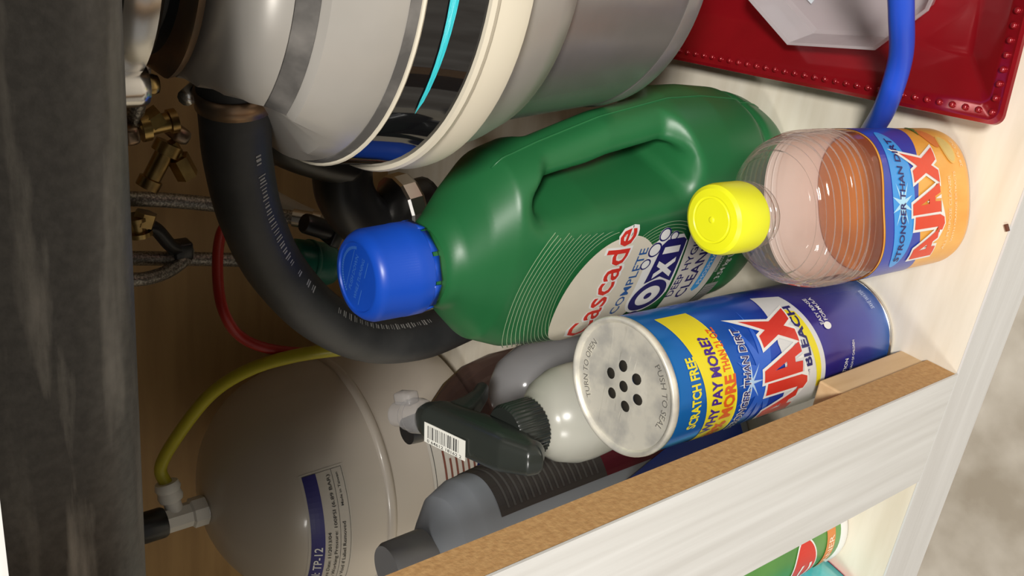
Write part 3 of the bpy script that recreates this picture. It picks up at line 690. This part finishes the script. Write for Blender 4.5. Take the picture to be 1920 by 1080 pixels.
# pale oval, starburst and logo
put('wrap_panel', poly2d([[(U(p), .072 + .00018 * abs(p - 20) * 0 + .00016 * (p - 14)) for p in range(-70, 92, 6)] + [(U(92), .105), (U(40), .112), (U(-70), .100)]], 0, .003), ksurf, .0003, M('pale_grey_print', (.72, .72, .72), .3), can)
put('wrap_arc', poly2d([[(U(p), .0765 + .00016 * (p - 14)) for p in range(-10, 70, 5)] + [(U(p), .0815 + .00022 * (p - 14)) for p in range(70, -11, -5)]], 0, .003), ksurf, .0005, M_PRINT_YEL, can)
burst = []
for k in range(20):
    a = 2 * math.pi * k / 20; r1 = .040 if k % 2 == 0 else .014
    burst.append((U(14) + r1 * math.cos(a), .128 + .55 * r1 * math.sin(a)))
put('starburst', poly2d([burst], 0, .003), ksurf, .0004, M('sky_blue_print', (.025, .13, .62), .3), can)
burst2 = [(U(14) + (.013 if k % 2 == 0 else .0022) * math.cos(math.pi * k / 8), .139 + .8 * (.013 if k % 2 == 0 else .0022) * math.sin(math.pi * k / 8)) for k in range(16)]
put('starburst', poly2d([burst2], 0, .003), ksurf, .0005, M('pale_blue_print', (.45, .65, .90), .3), can)
put('wrap_print', text2d('STRONGER THAN DIRT', U(-40), U(62), .1383, .0062, .055, .15, .0015, .003), ksurf, .0007, M_PRINT_W, can)
put('wrap_print', text2d('STRONGER THAN DIRT', U(-39.7), U(61.7), .1387, .0054, .012, .15, .0015, .003), ksurf, .0009, M_PRINT_NAVY, can)
put('logo_outline', logo(U(-31), U(70) - U(-31), .0945, .031, .0016), ksurf, .0008, M_PRINT_W, can)
put('logo_lettering', logo(U(-31), U(70) - U(-31), .0945, .031, 0), ksurf, .0011, M_PRINT_RED, can)
put('wrap_print', text2d('WITH', U(2), U(11), .0870, .0030, .006, 0, 0, .003), ksurf, .0007, M_PRINT_NAVY, can)
put('wrap_print', text2d('BLEACH', U(14), U(72), .0852, .0068, .034, 0, .0015, .003), ksurf, .0007, M_PRINT_NAVY, can)
put('wrap_print', text2d('EASY RINSE', U(47), U(76), .0660, .0034, .006, 0, 0, .003), ksurf, .0004, M_PRINT_W, can)
put('wrap_print', text2d('FORMULA', U(50), U(76), .0610, .0034, .006, 0, 0, .003), ksurf, .0004, M_PRINT_W, can)
put('wrap_print', poly2d([ell(U(45), .0635, .0022, .0034, 20)], 0, .003), ksurf, .0004, M_PRINT_W, can)
put('wrap_print', text2d('SAVE WATER', U(50), U(72), .0110, .0042, .008, 0, 0, .003), ksurf, .0004, M('pale_blue_print', (.45, .55, .8), .4), can)
put('wrap_print', text2d('KEEP OUT OF REACH OF CHILDREN', U(-24), U(26), .0420, .0024, .004, 0, 0, .003), ksurf, .0004, M_PRINT_W, can)
put('wrap_print', text2d('CAUTION', U(-16), U(10), .0480, .0034, .008, 0, 0, .003), ksurf, .0004, M_PRINT_W, can)

# ------------------------------------------------------------------ clear bottle of orange cleaner
OX, OY, OYAW = 0.091, 0.052, math.radians(20)
ob = thing('cleaner_bottle', 'clear ribbed bottle of orange cleaner with yellow cap', 'bottle', (OX, OY, 0), OYAW)
osx, osy = 0.009 / .18, -0.0065 / .18
osh = lambda x, y, z: (x + osx * z, y + osy * z, z)
zk = [0, .003, .010, .060, .095, .120, .138, .150, .158, .164, .170]
ak = [.0335, .0365, .0380, .0382, .0385, .0380, .0340, .0270, .0190, .0142, .0135]
bk = [.0255, .0280, .0292, .0295, .0295, .0290, .0265, .0220, .0170, .0142, .0135]
nk = [2.6, 2.6, 2.6, 2.6, 2.6, 2.5, 2.3, 2.1, 2, 2, 2]
def odim(z): return tuple(float(np.interp(z, zk, q)) for q in (ak, bk, nk))
def rib(z): return .0012 * math.cos((z - .100) / .0052 * 2 * math.pi) * max(0.0, min(1, (z - .100) / .006)) * max(0.0, min(1, (.152 - z) / .006))
def orings(inset, z0, z1, step, ribs=True):
    out = []; z = z0
    while z <= z1 + 1e-9:
        a, b, n = odim(z); q = (rib(z) if ribs else 0) - inset
        out.append([osh(*p) for p in sering(0, 0, z, a + q, b + q, n, 72)]); z += step
    return out
M_PET = CLEAR('clear_bottle_plastic', (.97, .945, .93), milk=.06, milk_col=(.92, .86, .82), rough=.07, bump=.35, bscale=45)
obj('bottle_wall', loft(orings(0, 0, .170, .001), True, False), M_PET, ob)
M_LIQ = CLEAR('orange_liquid', (.98, .55, .15), milk=.88, milk_col=(1.0, .32, .015), rough=.1, ior=1.33)
obj('liquid', loft(orings(.0012, .002, .064, .002, False)), M_LIQ, ob)
obj('neck_ring', xf(lathe([(.0135, .166), (.0165, .1665), (.0165, .1685), (.0135, .169)], 40, cap0=False, cap1=False), osh), M_PET, ob)
obj('neck_ring', xf(lathe([(.0135, .161), (.0152, .1615), (.0152, .163), (.0138, .1635)], 40, cap0=False, cap1=False), osh), M_PET, ob)
M_YCAP = M('yellow_cap_plastic', (.80, .80, .015), .38, col2=(.76, .77, .012))
yc = obj('cap', xf(lathe([(.0138, .1705), (.0162, .1705), (.0166, .1725), (.0164, .187), (.0157, .1902), (.0140, .1914), (.0108, .1918), (.0104, .1914), (.0098, .1914), (.0094, .1918), (.0016, .1919), (.0010, .1923), (.0, .1924)], 56), osh), M_YCAP, ob, auto=22)
def osurf(u, v_, l):
    a, b, n = odim(v_); P = 0.0; st = math.pi / 240
    # walk along the section from the front centre until arc length u
    t = -math.pi / 2; sgn = 1 if u >= 0 else -1; px_, py_ = 0.0, -b; left = abs(u)
    while left > 0:
        t2 = t + sgn * st; ct, s_ = math.cos(t2), math.sin(t2)
        x2, y2 = a * math.copysign(abs(ct) ** (2 / n), ct), b * math.copysign(abs(s_) ** (2 / n), s_)
        d = math.hypot(x2 - px_, y2 - py_)
        if d > left: k = left / d; px_ += (x2 - px_) * k; py_ += (y2 - py_) * k; break
        left -= d; px_, py_, t = x2, y2, t2
    nx = math.copysign(abs(px_ / a) ** (n - 1) / a, px_); ny = math.copysign(abs(py_ / b) ** (n - 1) / b, py_); L = math.hypot(nx, ny)
    return osh(px_ + nx / L * l, py_ + ny / L * l, v_)
def strip2d(top, bot, u0, u1, nu=40, nv=10):
    V = []; 
    for j in range(nv + 1):
        for i in range(nu + 1):
            u = u0 + (u1 - u0) * i / nu; k = j / nv; V.append((u, bot(u) + (top(u) - bot(u)) * k))
    return V, [(j * (nu + 1) + i, j * (nu + 1) + i + 1, (j + 1) * (nu + 1) + i + 1, (j + 1) * (nu + 1) + i) for j in range(nv) for i in range(nu)]
M_OLAB = M('orange_label_print', (.80, .34, .035), .3, col2=(.88, .46, .09), scale=70, stretch=(1, 1, .5), lo=.3, hi=.7)
M_OBLUE = M('blue_label_print', (.03, .06, .42), .28, scale=10)
ltop = lambda u: .0955 + .0025 * math.cos(u / .012)
lbot = lambda u: .006
ol = put('label', strip2d(ltop, lbot, -.058, .058, 60, 24), osurf, .0004, M_OLAB, ob)
def oback(u, v_, l):
    x, y, z = osurf(u, v_, l); cx, cy = osx * z, osy * z
    return (2 * cx - x, 2 * cy - y, z)
put('back_label', strip2d(lambda u: .112, lbot, -.046, .046, 50, 12), oback, .0004, M('pale_back_label', (.86, .78, .74), .5), ob)
put('label_band', strip2d(lambda u: ltop(u) - .0012, lambda u: .058 + .010 * math.cos(u / .02) - .004, -.058, .058, 60, 12), osurf, .0007, M_OBLUE, ol)
put('label_glow', poly2d([ell(.003, .0785, .037, .0105, 48, .03)], 0, .003), osurf, .0009, M('azure_print', (.04, .33, .82), .3), ol)
put('label_glow', poly2d([[(.000 + .013 * math.cos(t) * (1 if i % 2 == 0 else .3), .080 + .010 * math.sin(t) * (1 if i % 2 == 0 else .3)) for i, t in enumerate(np.linspace(0, 2 * math.pi, 20, endpoint=False))]], 0, .003), osurf, .0010, M('pale_azure_print', (.45, .75, .95), .3), ol)
put('label_print', text2d('STRONGER THAN DIRT', -.030, .034, .0757, .0052, .022, .12, .002, .003), osurf, .0013, M_PRINT_NAVY, ol)
put('logo_outline', logo(-.030, .057, .0420, .0262, .0014), osurf, .0012, M_PRINT_W, ol)
put('logo_lettering', logo(-.030, .057, .0420, .0262, 0), osurf, .0015, M('orange_red_logo', (.78, .055, .015), .35), ol)
put('label_print', text2d('ALL PURPOSE CLEANER', -.028, .012, .0285, .0030, .004, .1, 0, .003), osurf, .0007, M('pale_orange_print', (.95, .72, .40), .4), ol)
put('label_print', text2d('WITH ORANGE EXTRACTS', -.024, .014, .0225, .0024, .002, 0, 0, .003), osurf, .0007, M('pale_orange_print', (.95, .72, .40), .4), ol)
put('label_fruit', poly2d([ell(.0345, .0335, .0075, .0055, 28, .5)], 0, .003), osurf, .0008, M('orange_fruit_print', (.72, .20, .04), .35), ol)
put('label_fruit', poly2d([ell(.0265, .0235, .0085, .0060, 32, .2)], 0, .003), osurf, .0009, M('fruit_rind_print', (.85, .50, .10), .35), ol)
put('label_fruit', poly2d([ell(.0265, .0235, .0074, .0050, 32, .2)], 0, .003), osurf, .0010, M('fruit_flesh_print', (.72, .52, .16), .35), ol)
put('label_leaf', poly2d([[(.036, .041), (.046, .038), (.050, .032), (.043, .034)]], 0, .003), osurf, .0008, M('leaf_print', (.10, .22, .04), .4), ol)
put('label_print', text2d('28 FL OZ', .016, .032, .0125, .0028, .004, 0, 0, .003), osurf, .0007, M('pale_orange_print', (.95, .72, .40), .4), ol)

# ------------------------------------------------------------------ trigger sprayer
SXp, SYp = -0.054, 0.134
M_MILK = CLEAR('milky_bottle', (.9, .9, .86), milk=.86, milk_col=(.78, .77, .68), rough=.25)
sp = thing('spray_bottle', 'milky white spray bottle with smoky black trigger head behind the blue can', 'spray bottle', (SXp, SYp, 0), math.radians(8.4))
obj('bottle', lathe([(0, 0), (.029, 0), (.0315, .004), (.0318, .02), (.0300, .045), (.0272, .075), (.0268, .125), (.0282, .150), (.0292, .166), (.0285, .176), (.0245, .187), (.0190, .193), (.0155, .196), (.015, .200), (.015, .215), (0, .215)], 56), M_MILK, sp)
M_SMOKE = M('smoky_black_plastic', (.026, .030, .026), .26, spec=.6, scale=10)
def ribcap(r, z0, z1, n=40, dep=.0006):
    def ring(rad, z, k): return [((rad + (dep if (j // 2) % 2 and k else 0)) * math.cos(2 * math.pi * j / (4 * n)), (rad + (dep if (j // 2) % 2 and k else 0)) * math.sin(2 * math.pi * j / (4 * n)), z) for j in range(4 * n)]
    return loft([ring(r, z0, 1), ring(r, z1 - .002, 1), ring(r - .001, z1, 0), ring(.008, z1, 0)])
obj('collar', ribcap(.0162, .200, .2195), M_SMOKE, sp, auto=40)
HP = np.array([(.050, .247), (.055, .238), (.046, .228), (.030, .224), (.016, .219), (-.012, .214), (-.027, .213), (-.034, .220), (-.031, .228), (-.015, .236), (.02, .243), (.042, .2475)])
def poly_sdf(P, u, v):
    d = np.full(u.shape, 1e9); sg = np.ones(u.shape); n = len(P)
    for a in range(n):
        p, q = P[a], P[a - 1]; e = q - p; wu, wv = u - p[0], v - p[1]
        t = np.clip((wu * e[0] + wv * e[1]) / (e @ e), 0, 1)
        d = np.minimum(d, (wu - e[0] * t) ** 2 + (wv - e[1] * t) ** 2)
        c1, c2, c3 = v >= p[1], v < q[1], e[0] * wv > e[1] * wu
        sg = np.where((c1 & c2 & c3) | (~c1 & ~c2 & ~c3), -sg, sg)
    return sg * np.sqrt(d)
def head_f(X, Y, Z):
    wd = .0120 - .0035 * np.clip((-.008 - Y) / .03, 0, 1) - .004 * np.clip((Y - .040) / .016, 0, 1)
    return smax(poly_sdf(HP, Y, Z), np.abs(X + .003) - wd, .009)
obj('trigger_head', surface_nets(head_f, (-.018, -.038, .208), (.013, .059, .252), .0011), M_SMOKE, sp)
lev = np.array([(.024, .230), (.042, .232), (.043, .220), (.047, .209), (.055, .199), (.0545, .194), (.049, .194), (.038, .207), (.030, .219)])
obj('lever', surface_nets(lambda X, Y, Z: smax(poly_sdf(lev, Y, Z), np.abs(X - .001) - .0065, .004), (-.010, .018, .188), (.012, .060, .238), .0011), M_SMOKE, sp)
M_CLR = CLEAR('frosted_clear_plastic', (.93, .92, .92), milk=.22, milk_col=(.8, .79, .8), rough=.12)
nzf = frame((-.004, .053, .2400), (-.22, .90, .28), (1, 0, 0))
nz = obj('nozzle', xf(lathe([(.0080, -.003), (.0095, -.003), (.0105, 0), (.0105, .006), (.0090, .007), (.0090, .011), (.0074, .012), (.0074, .020), (.0060, .021), (0, .021)], 28), nzf), M_CLR, sp, auto=35)
obj('nozzle_tab', xf(box((.007, -.0045, .003), (.0145, .0045, .016), .0015), nzf), M_CLR, nz)
stick = frame((-.0065, .023, .2443), (0, -.155, .988), (0, -.988, -.155))
def bsurf(u, v_, l): return stick(u, v_, l)
sk = obj('barcode_sticker', xf(box((-.0165, -.0062, -.0002), (.0165, .0062, .0002)), stick), M('sticker_paper', (.78, .77, .70), .5), sp, smooth=False)
bars = []; x = -.0135
while x < .0125:
    wd = random.choice((.0003, .0006, .0009)); bars.append(rect2d(x, x + wd, -.0030, .0048)); x += wd + random.choice((.0004, .0007, .001))
put('barcode', join(*bars), bsurf, .0004, M_PRINT_K, sk)
put('barcode_digits', text2d('0 64612 18162 2', -.014, .014, -.0056, .0019, .002), bsurf, .0004, M_PRINT_K, sk)

# ------------------------------------------------------------------ grey bottle with cap beside the divider
gbx, gby = -.127, .141
gbt = thing('cleaner_bottle', 'pale grey bottle with grey screw cap and dark red and blue label', 'bottle', (gbx, gby, 0), math.radians(28))
M_GREYB = M('pale_grey_plastic', (.36, .385, .42), .35, scale=8)
gz = [0, .004, .012, .10, .20, .232, .246, .255, .260]; ga = [.033, .0365, .038, .0385, .038, .0355, .0300, .0200, .0140]; gbq = [.024, .027, .028, .0285, .028, .0268, .0235, .0175, .0135]
obj('body', loft([sering(0, 0, z, float(np.interp(z, gz, ga)), float(np.interp(z, gz, gbq)), 2.5) for z in sorted(set(list(np.linspace(0, .260, 40)) + gz))]), M_GREYB, gbt)
gc = obj('cap', lathe([(0, .259), (.0148, .259), (.0152, .261), (.0148, .283), (.0135, .2855), (0, .2855)], 40), M('grey_cap', (.30, .30, .31), .3, scale=8), gbt, auto=40)
def gsurf(u, v_, l):
    a, b = float(np.interp(v_, gz, ga)), float(np.interp(v_, gz, gbq)); n = 2.5; t = -math.pi / 2 + u
    ct, s_ = math.cos(t), math.sin(t); x_, y_ = a * math.copysign(abs(ct) ** (2 / n), ct), b * math.copysign(abs(s_) ** (2 / n), s_)
    nx = math.copysign(abs(x_ / a) ** (n - 1) / a, x_); ny = math.copysign(abs(y_ / b) ** (n - 1) / b, y_); L = math.hypot(nx, ny)
    return (x_ + nx / L * l, y_ + ny / L * l, v_)
gl = put('label', rect2d(-.55, 2.2, .130, .222, .05), gsurf, .0004, M('charcoal_label_print', (.075, .065, .06), .4), gbt)
def fine(u0, u1, v0, v1, nu=24, nv=10): return strip2d(lambda u: v1, lambda u: v0, u0, u1, nu, nv)
gl.data.clear_geometry()
vv, ff = fine(.28, 2.2, .140, .222); gl.data.from_pydata([gsurf(p[0], p[1], .0004) for p in vv], [], ff); gl.data.update()
put('label_field', fine(.28, 2.2, .012, .140), gsurf, .0004, M('maroon_label_print', (.13, .01, .02), .4), gl)
put('label_field', strip2d(lambda u: .128 - .16 * (u - .1), lambda u: .012, .1, .62, 16, 12), gsurf, .0007, M('cobalt_label_print', (.02, .07, .50), .4), gl)
put('label_print', join(*[fine(.38, random.uniform(1.3, 1.9), .146 + k * .0046, .1475 + k * .0046, 16, 1) for k in range(16)]), gsurf, .0007, M('grey_text_print', (.12, .112, .105), .5), gl)

# ------------------------------------------------------------------ things standing further back
M_DKCLEAR = CLEAR('dark_tinted_plastic', (.42, .34, .33), milk=.22, milk_col=(.16, .11, .10), rough=.08)
db = thing('tinted_bottle', 'dark tinted clear bottle lying in shadow behind the spray bottle', 'bottle', (*at(825, 790, 1, .285)[:2], 0))
obj('wall', loft([sering(0, 0, z, r, r * .75, 2.2, 48) for z, r in ((0, .036), (.004, .040), (.07, .042), (.098, .042), (.122, .038), (.140, .029), (.157, .015), (.165, .0095), (.169, .009))]), M_DKCLEAR, db)
obj('cap', lathe([(0, .168), (.0105, .168), (.0108, .170), (.010, .180), (0, .181)], 28), M_BLKPLASTIC, db, auto=40)
wb = thing('rounded_bottle', 'pale grey round-shouldered bottle between green jug and spray bottle', 'bottle', (-.088, .212, 0))
obj('wall', loft([sering(0, 0, z, r, r * .9, 2.2, 56) for z, r in ((0, .028), (.004, .031), (.08, .032), (.115, .0315), (.135, .029), (.150, .023), (.158, .015), (.160, .006))]), CLEAR('pale_grey_clear', (.8, .8, .82), milk=.6, milk_col=(.60, .59, .60), rough=.15), wb)
obj('bottle_seam', tube([(-.01, -.0280, .03), (-.01, -.0285, .1), (-.009, -.026, .13), (-.006, -.018, .152)], .0008, 6), M_WHITE, wb)
bc = thing('blue_capped_bottle', 'small white bottle with dark blue cap behind the trigger head', 'bottle', (-.158, .215, 0))
obj('body', lathe([(0, 0), (.026, 0), (.026, .003), (.026, .11), (.024, .118), (.016, .124), (.016, .134), (0, .134)], 36), M_WHITE, bc)
obj('cap', lathe([(0, .130), (.0165, .130), (.0175, .132), (.0175, .152), (.0165, .154), (0, .154)], 40), M('navy_cap', (.006, .02, .16), .4), bc, auto=40)

# ------------------------------------------------------------------ red tray with beaded rim
M_RED = M('red_lacquer', (.30, .006, .012), .16, .25, col2=(.24, .005, .010), scale=20, spec=.6, coat=.4, bump=.03, bscale=40)
TRX, TRY, TYAW = .1435, .014, math.radians(4.6)
ty = thing('red_tray', 'glossy dark red rectangular tray with beaded rim', 'tray', (TRX, TRY, 0), TYAW)
TW, TD, TH = .235, .262, .021
def tr_ring(q, z, rad): return rr(q, TW - q, q, TD - q, rad, z)
obj('tray_body', loft([tr_ring(.040, .001, .004), tr_ring(.034, .002, .006), tr_ring(.002, .0175, .006), tr_ring(0, .019, .006), tr_ring(.0005, .0212, .006), tr_ring(.0025, .0216, .006), tr_ring(.0045, .0206, .005), tr_ring(.0085, .0200, .005), tr_ring(.011, .0190, .004), tr_ring(.030, .0062, .003), tr_ring(.033, .0054, .003), tr_ring(.036, .0056, .003)]), M_RED, ty, auto=25)
bead_me = None; sp_ = .0072
pts = [(.0066 + 0, .0066 + k * sp_) for k in range(int((TD - .013) / sp_) + 1)] + [(.0066 + k * sp_, .0066) for k in range(1, int((TW - .013) / sp_) + 1)]
bm = bmesh.new(); bmesh.ops.create_icosphere(bm, subdivisions=2, radius=.0018)
for f in bm.faces: f.smooth = True
bead_me = bpy.data.meshes.new('bead'); bm.to_mesh(bead_me); bm.free(); bead_me.materials.append(M_RED)
for x, y in pts:
    b = bpy.data.objects.new('bead', bead_me); COL.objects.link(b); b.parent = ty; b.location = (x, y, .0206)

# shallow cut-cornered clear container lying on the tray
CO = [tuple(at(x, y, 2, .026)[:2]) for x, y in ((1640, 94), (1478, 84), (1405, 0))]
c_a, c_b, c_c = (np.array(q) for q in CO)
ring0 = [c_a, c_b, c_c, c_c + np.array([.050, .010]), np.array([c_c[0] + .072, c_b[1] + .01]), np.array([c_c[0] + .072, c_a[1] + .004]), c_a + np.array([.066, -.030]), c_a + np.array([.026, -.024])]
cen = sum(ring0) / 8
tub = thing('plastic_container', 'shallow clear plastic container with cut corners lying on the red tray', 'container', (cen[0], cen[1], .0065))
M_TUB = CLEAR('hazy_clear_plastic', (.95, .94, .95), milk=.52, milk_col=(.92, .90, .92), rough=.1, bump=.25, bscale=40)
def cring(k, z): return [tuple((q - cen) * k) + (z - .0065,) for q in ring0]
obj('wall', loft([cring(.80, .0066), cring(.86, .0075), cring(.975, .0245), cring(1.0, .0255), cring(1.0, .0270), cring(.965, .0262), cring(.85, .0090), cring(.79, .0082)]), M_TUB, tub, smooth=False)
pap = [tuple((q - cen) * .6) for q in ring0]
obj('liner_sheet', ([(x + .004, y + .012, .0025) for x, y in pap[1:6]] + [(x + .004, y + .012, .0031) for x, y in pap[1:6]], [(0, 1, 2, 3, 4), (9, 8, 7, 6, 5)] + [(k, (k + 1) % 5, 5 + (k + 1) % 5, 5 + k) for k in range(5)]), M('bluish_white_paper', (.72, .78, .84), .6), tub, smooth=False)

# blue tube arching over the tray to the floor
bp = [tuple(at(1626, 258, 2, .0075)), tuple(at(1660, 200, 2, .0330)), tuple(at(1688, 110, 2, .047)), tuple(at(1690, 30, 2, .068)), tuple(at(1686, -50, 2, .085)), tuple(at(1672, -150, 2, .11))]
bt = thing('blue_tube', 'bright blue plastic tube arching over the red tray', 'tube', bp[0])
obj('tube_wall', xf(tube(bp, .0062, 18), sub(np.array(bp[0]))), M('blue_tubing', (.02, .085, .62), .35), bt)
obj('tube_bore', xf(tube([np.array(bp[0]) + (np.array(bp[0]) - np.array(bp[1])) * .02, np.array(bp[0]) + (np.array(bp[0]) - np.array(bp[1])) * .03], .0042, 14, smooth=False), sub(np.array(bp[0]))), M_BLKPLASTIC, bt)

# ------------------------------------------------------------------ left compartment: green can and turquoise pack
gcx, gcy, gcr = -.142, .066, .034
g = thing('green_can', 'green cleanser can with white base ring in the left opening', 'can', (gcx, gcy, 0))
obj('wall', lathe([(0, .001), (gcr - .001, .001), (gcr, .004), (gcr, .150), (0, .150)], 60), M('green_can_print', (.07, .25, .045), .35, col2=(.12, .33, .06), scale=20), g, auto=40)
obj('base_ring', lathe([(gcr - .002, 0), (gcr + .0010, 0), (gcr + .0014, .002), (gcr + .0012, .0065), (gcr - .001, .0075)], 60, cap0=False, cap1=False), M_WHITE, g)
obj('lid', lathe([(0, .149), (gcr + .0008, .149), (gcr + .001, .153), (gcr - .002, .155), (0, .153)], 60), M_STEEL, g, auto=40)
def gcs(u, v_, l):
    a = u / gcr; r = gcr + l; return (r * math.sin(a), -r * math.cos(a), v_)
o1 = put('label_band', rect2d(-.030, .045, .0135, .0225, .003), gcs, .0004, M('orange_band_print', (.75, .26, .06), .4), g)
put('label_print', text2d('CLEANER', -.026, .010, .0150, .0055, .012, 0, 0, .003), gcs, .0006, M('pale_band_print', (.95, .75, .55), .4), o1)
put('label_oval', poly2d([ell(-.008, .043, .026, .0125, 50, .15)], 0, .003), gcs, .0004, M_PRINT_W, g)
put('label_oval', poly2d([ell(-.008, .043, .0245, .0112, 50, .15)], 0, .003), gcs, .0006, M_PRINT_RED, g)
put('label_print', text2d('C', -.018, -.002, .036, .012, .02, 0, 0, .003), gcs, .0008, M_PRINT_W, g)
pk = thing('turquoise_pack', 'turquoise plastic-wrapped pack with pink edge in front of the green can', 'packet', (-.203, .033, 0), math.radians(-10))
M_TURQ = M('turquoise_film', (.10, .60, .68), .18, col2=(.22, .75, .80), scale=30, spec=.6, bump=.4, bscale=35)
obj('film', loft([sering(0, 0, z, a, b, 4.0, 48) for z, a, b in ((.0, .034, .020), (.004, .040, .026), (.02, .0425, .029), (.05, .043, .0295), (.072, .040, .025), (.080, .036, .012), (.084, .035, .004))]), M_TURQ, pk)
obj('pink_edge', loft([sering(0, 0, z, a, b, 4.0, 48) for z, a, b in ((-.0, .0345, .0205), (.0015, .0385, .0245), (.003, .0398, .0258), (.0042, .0404, .0264))], False, False), M('pink_print', (.75, .10, .25), .35), pk)
obj('top_seal', box((-.034, -.001, .083), (.034, .001, .092)), M_TURQ, pk)

# small chip of wood on the cabinet floor
cpz = at(1888, 427, 2, .001)
ch = obj('wood_chip', box((-.002, -.001, 0), (.002, .001, .0014), .0003), M('dark_wood_chip', (.12, .04, .02), .7), loc=(cpz[0], cpz[1], .0003)); ch.rotation_euler = (0, 0, .6)
tag(ch, 'tiny brown chip lying on the cream cabinet floor', 'debris')
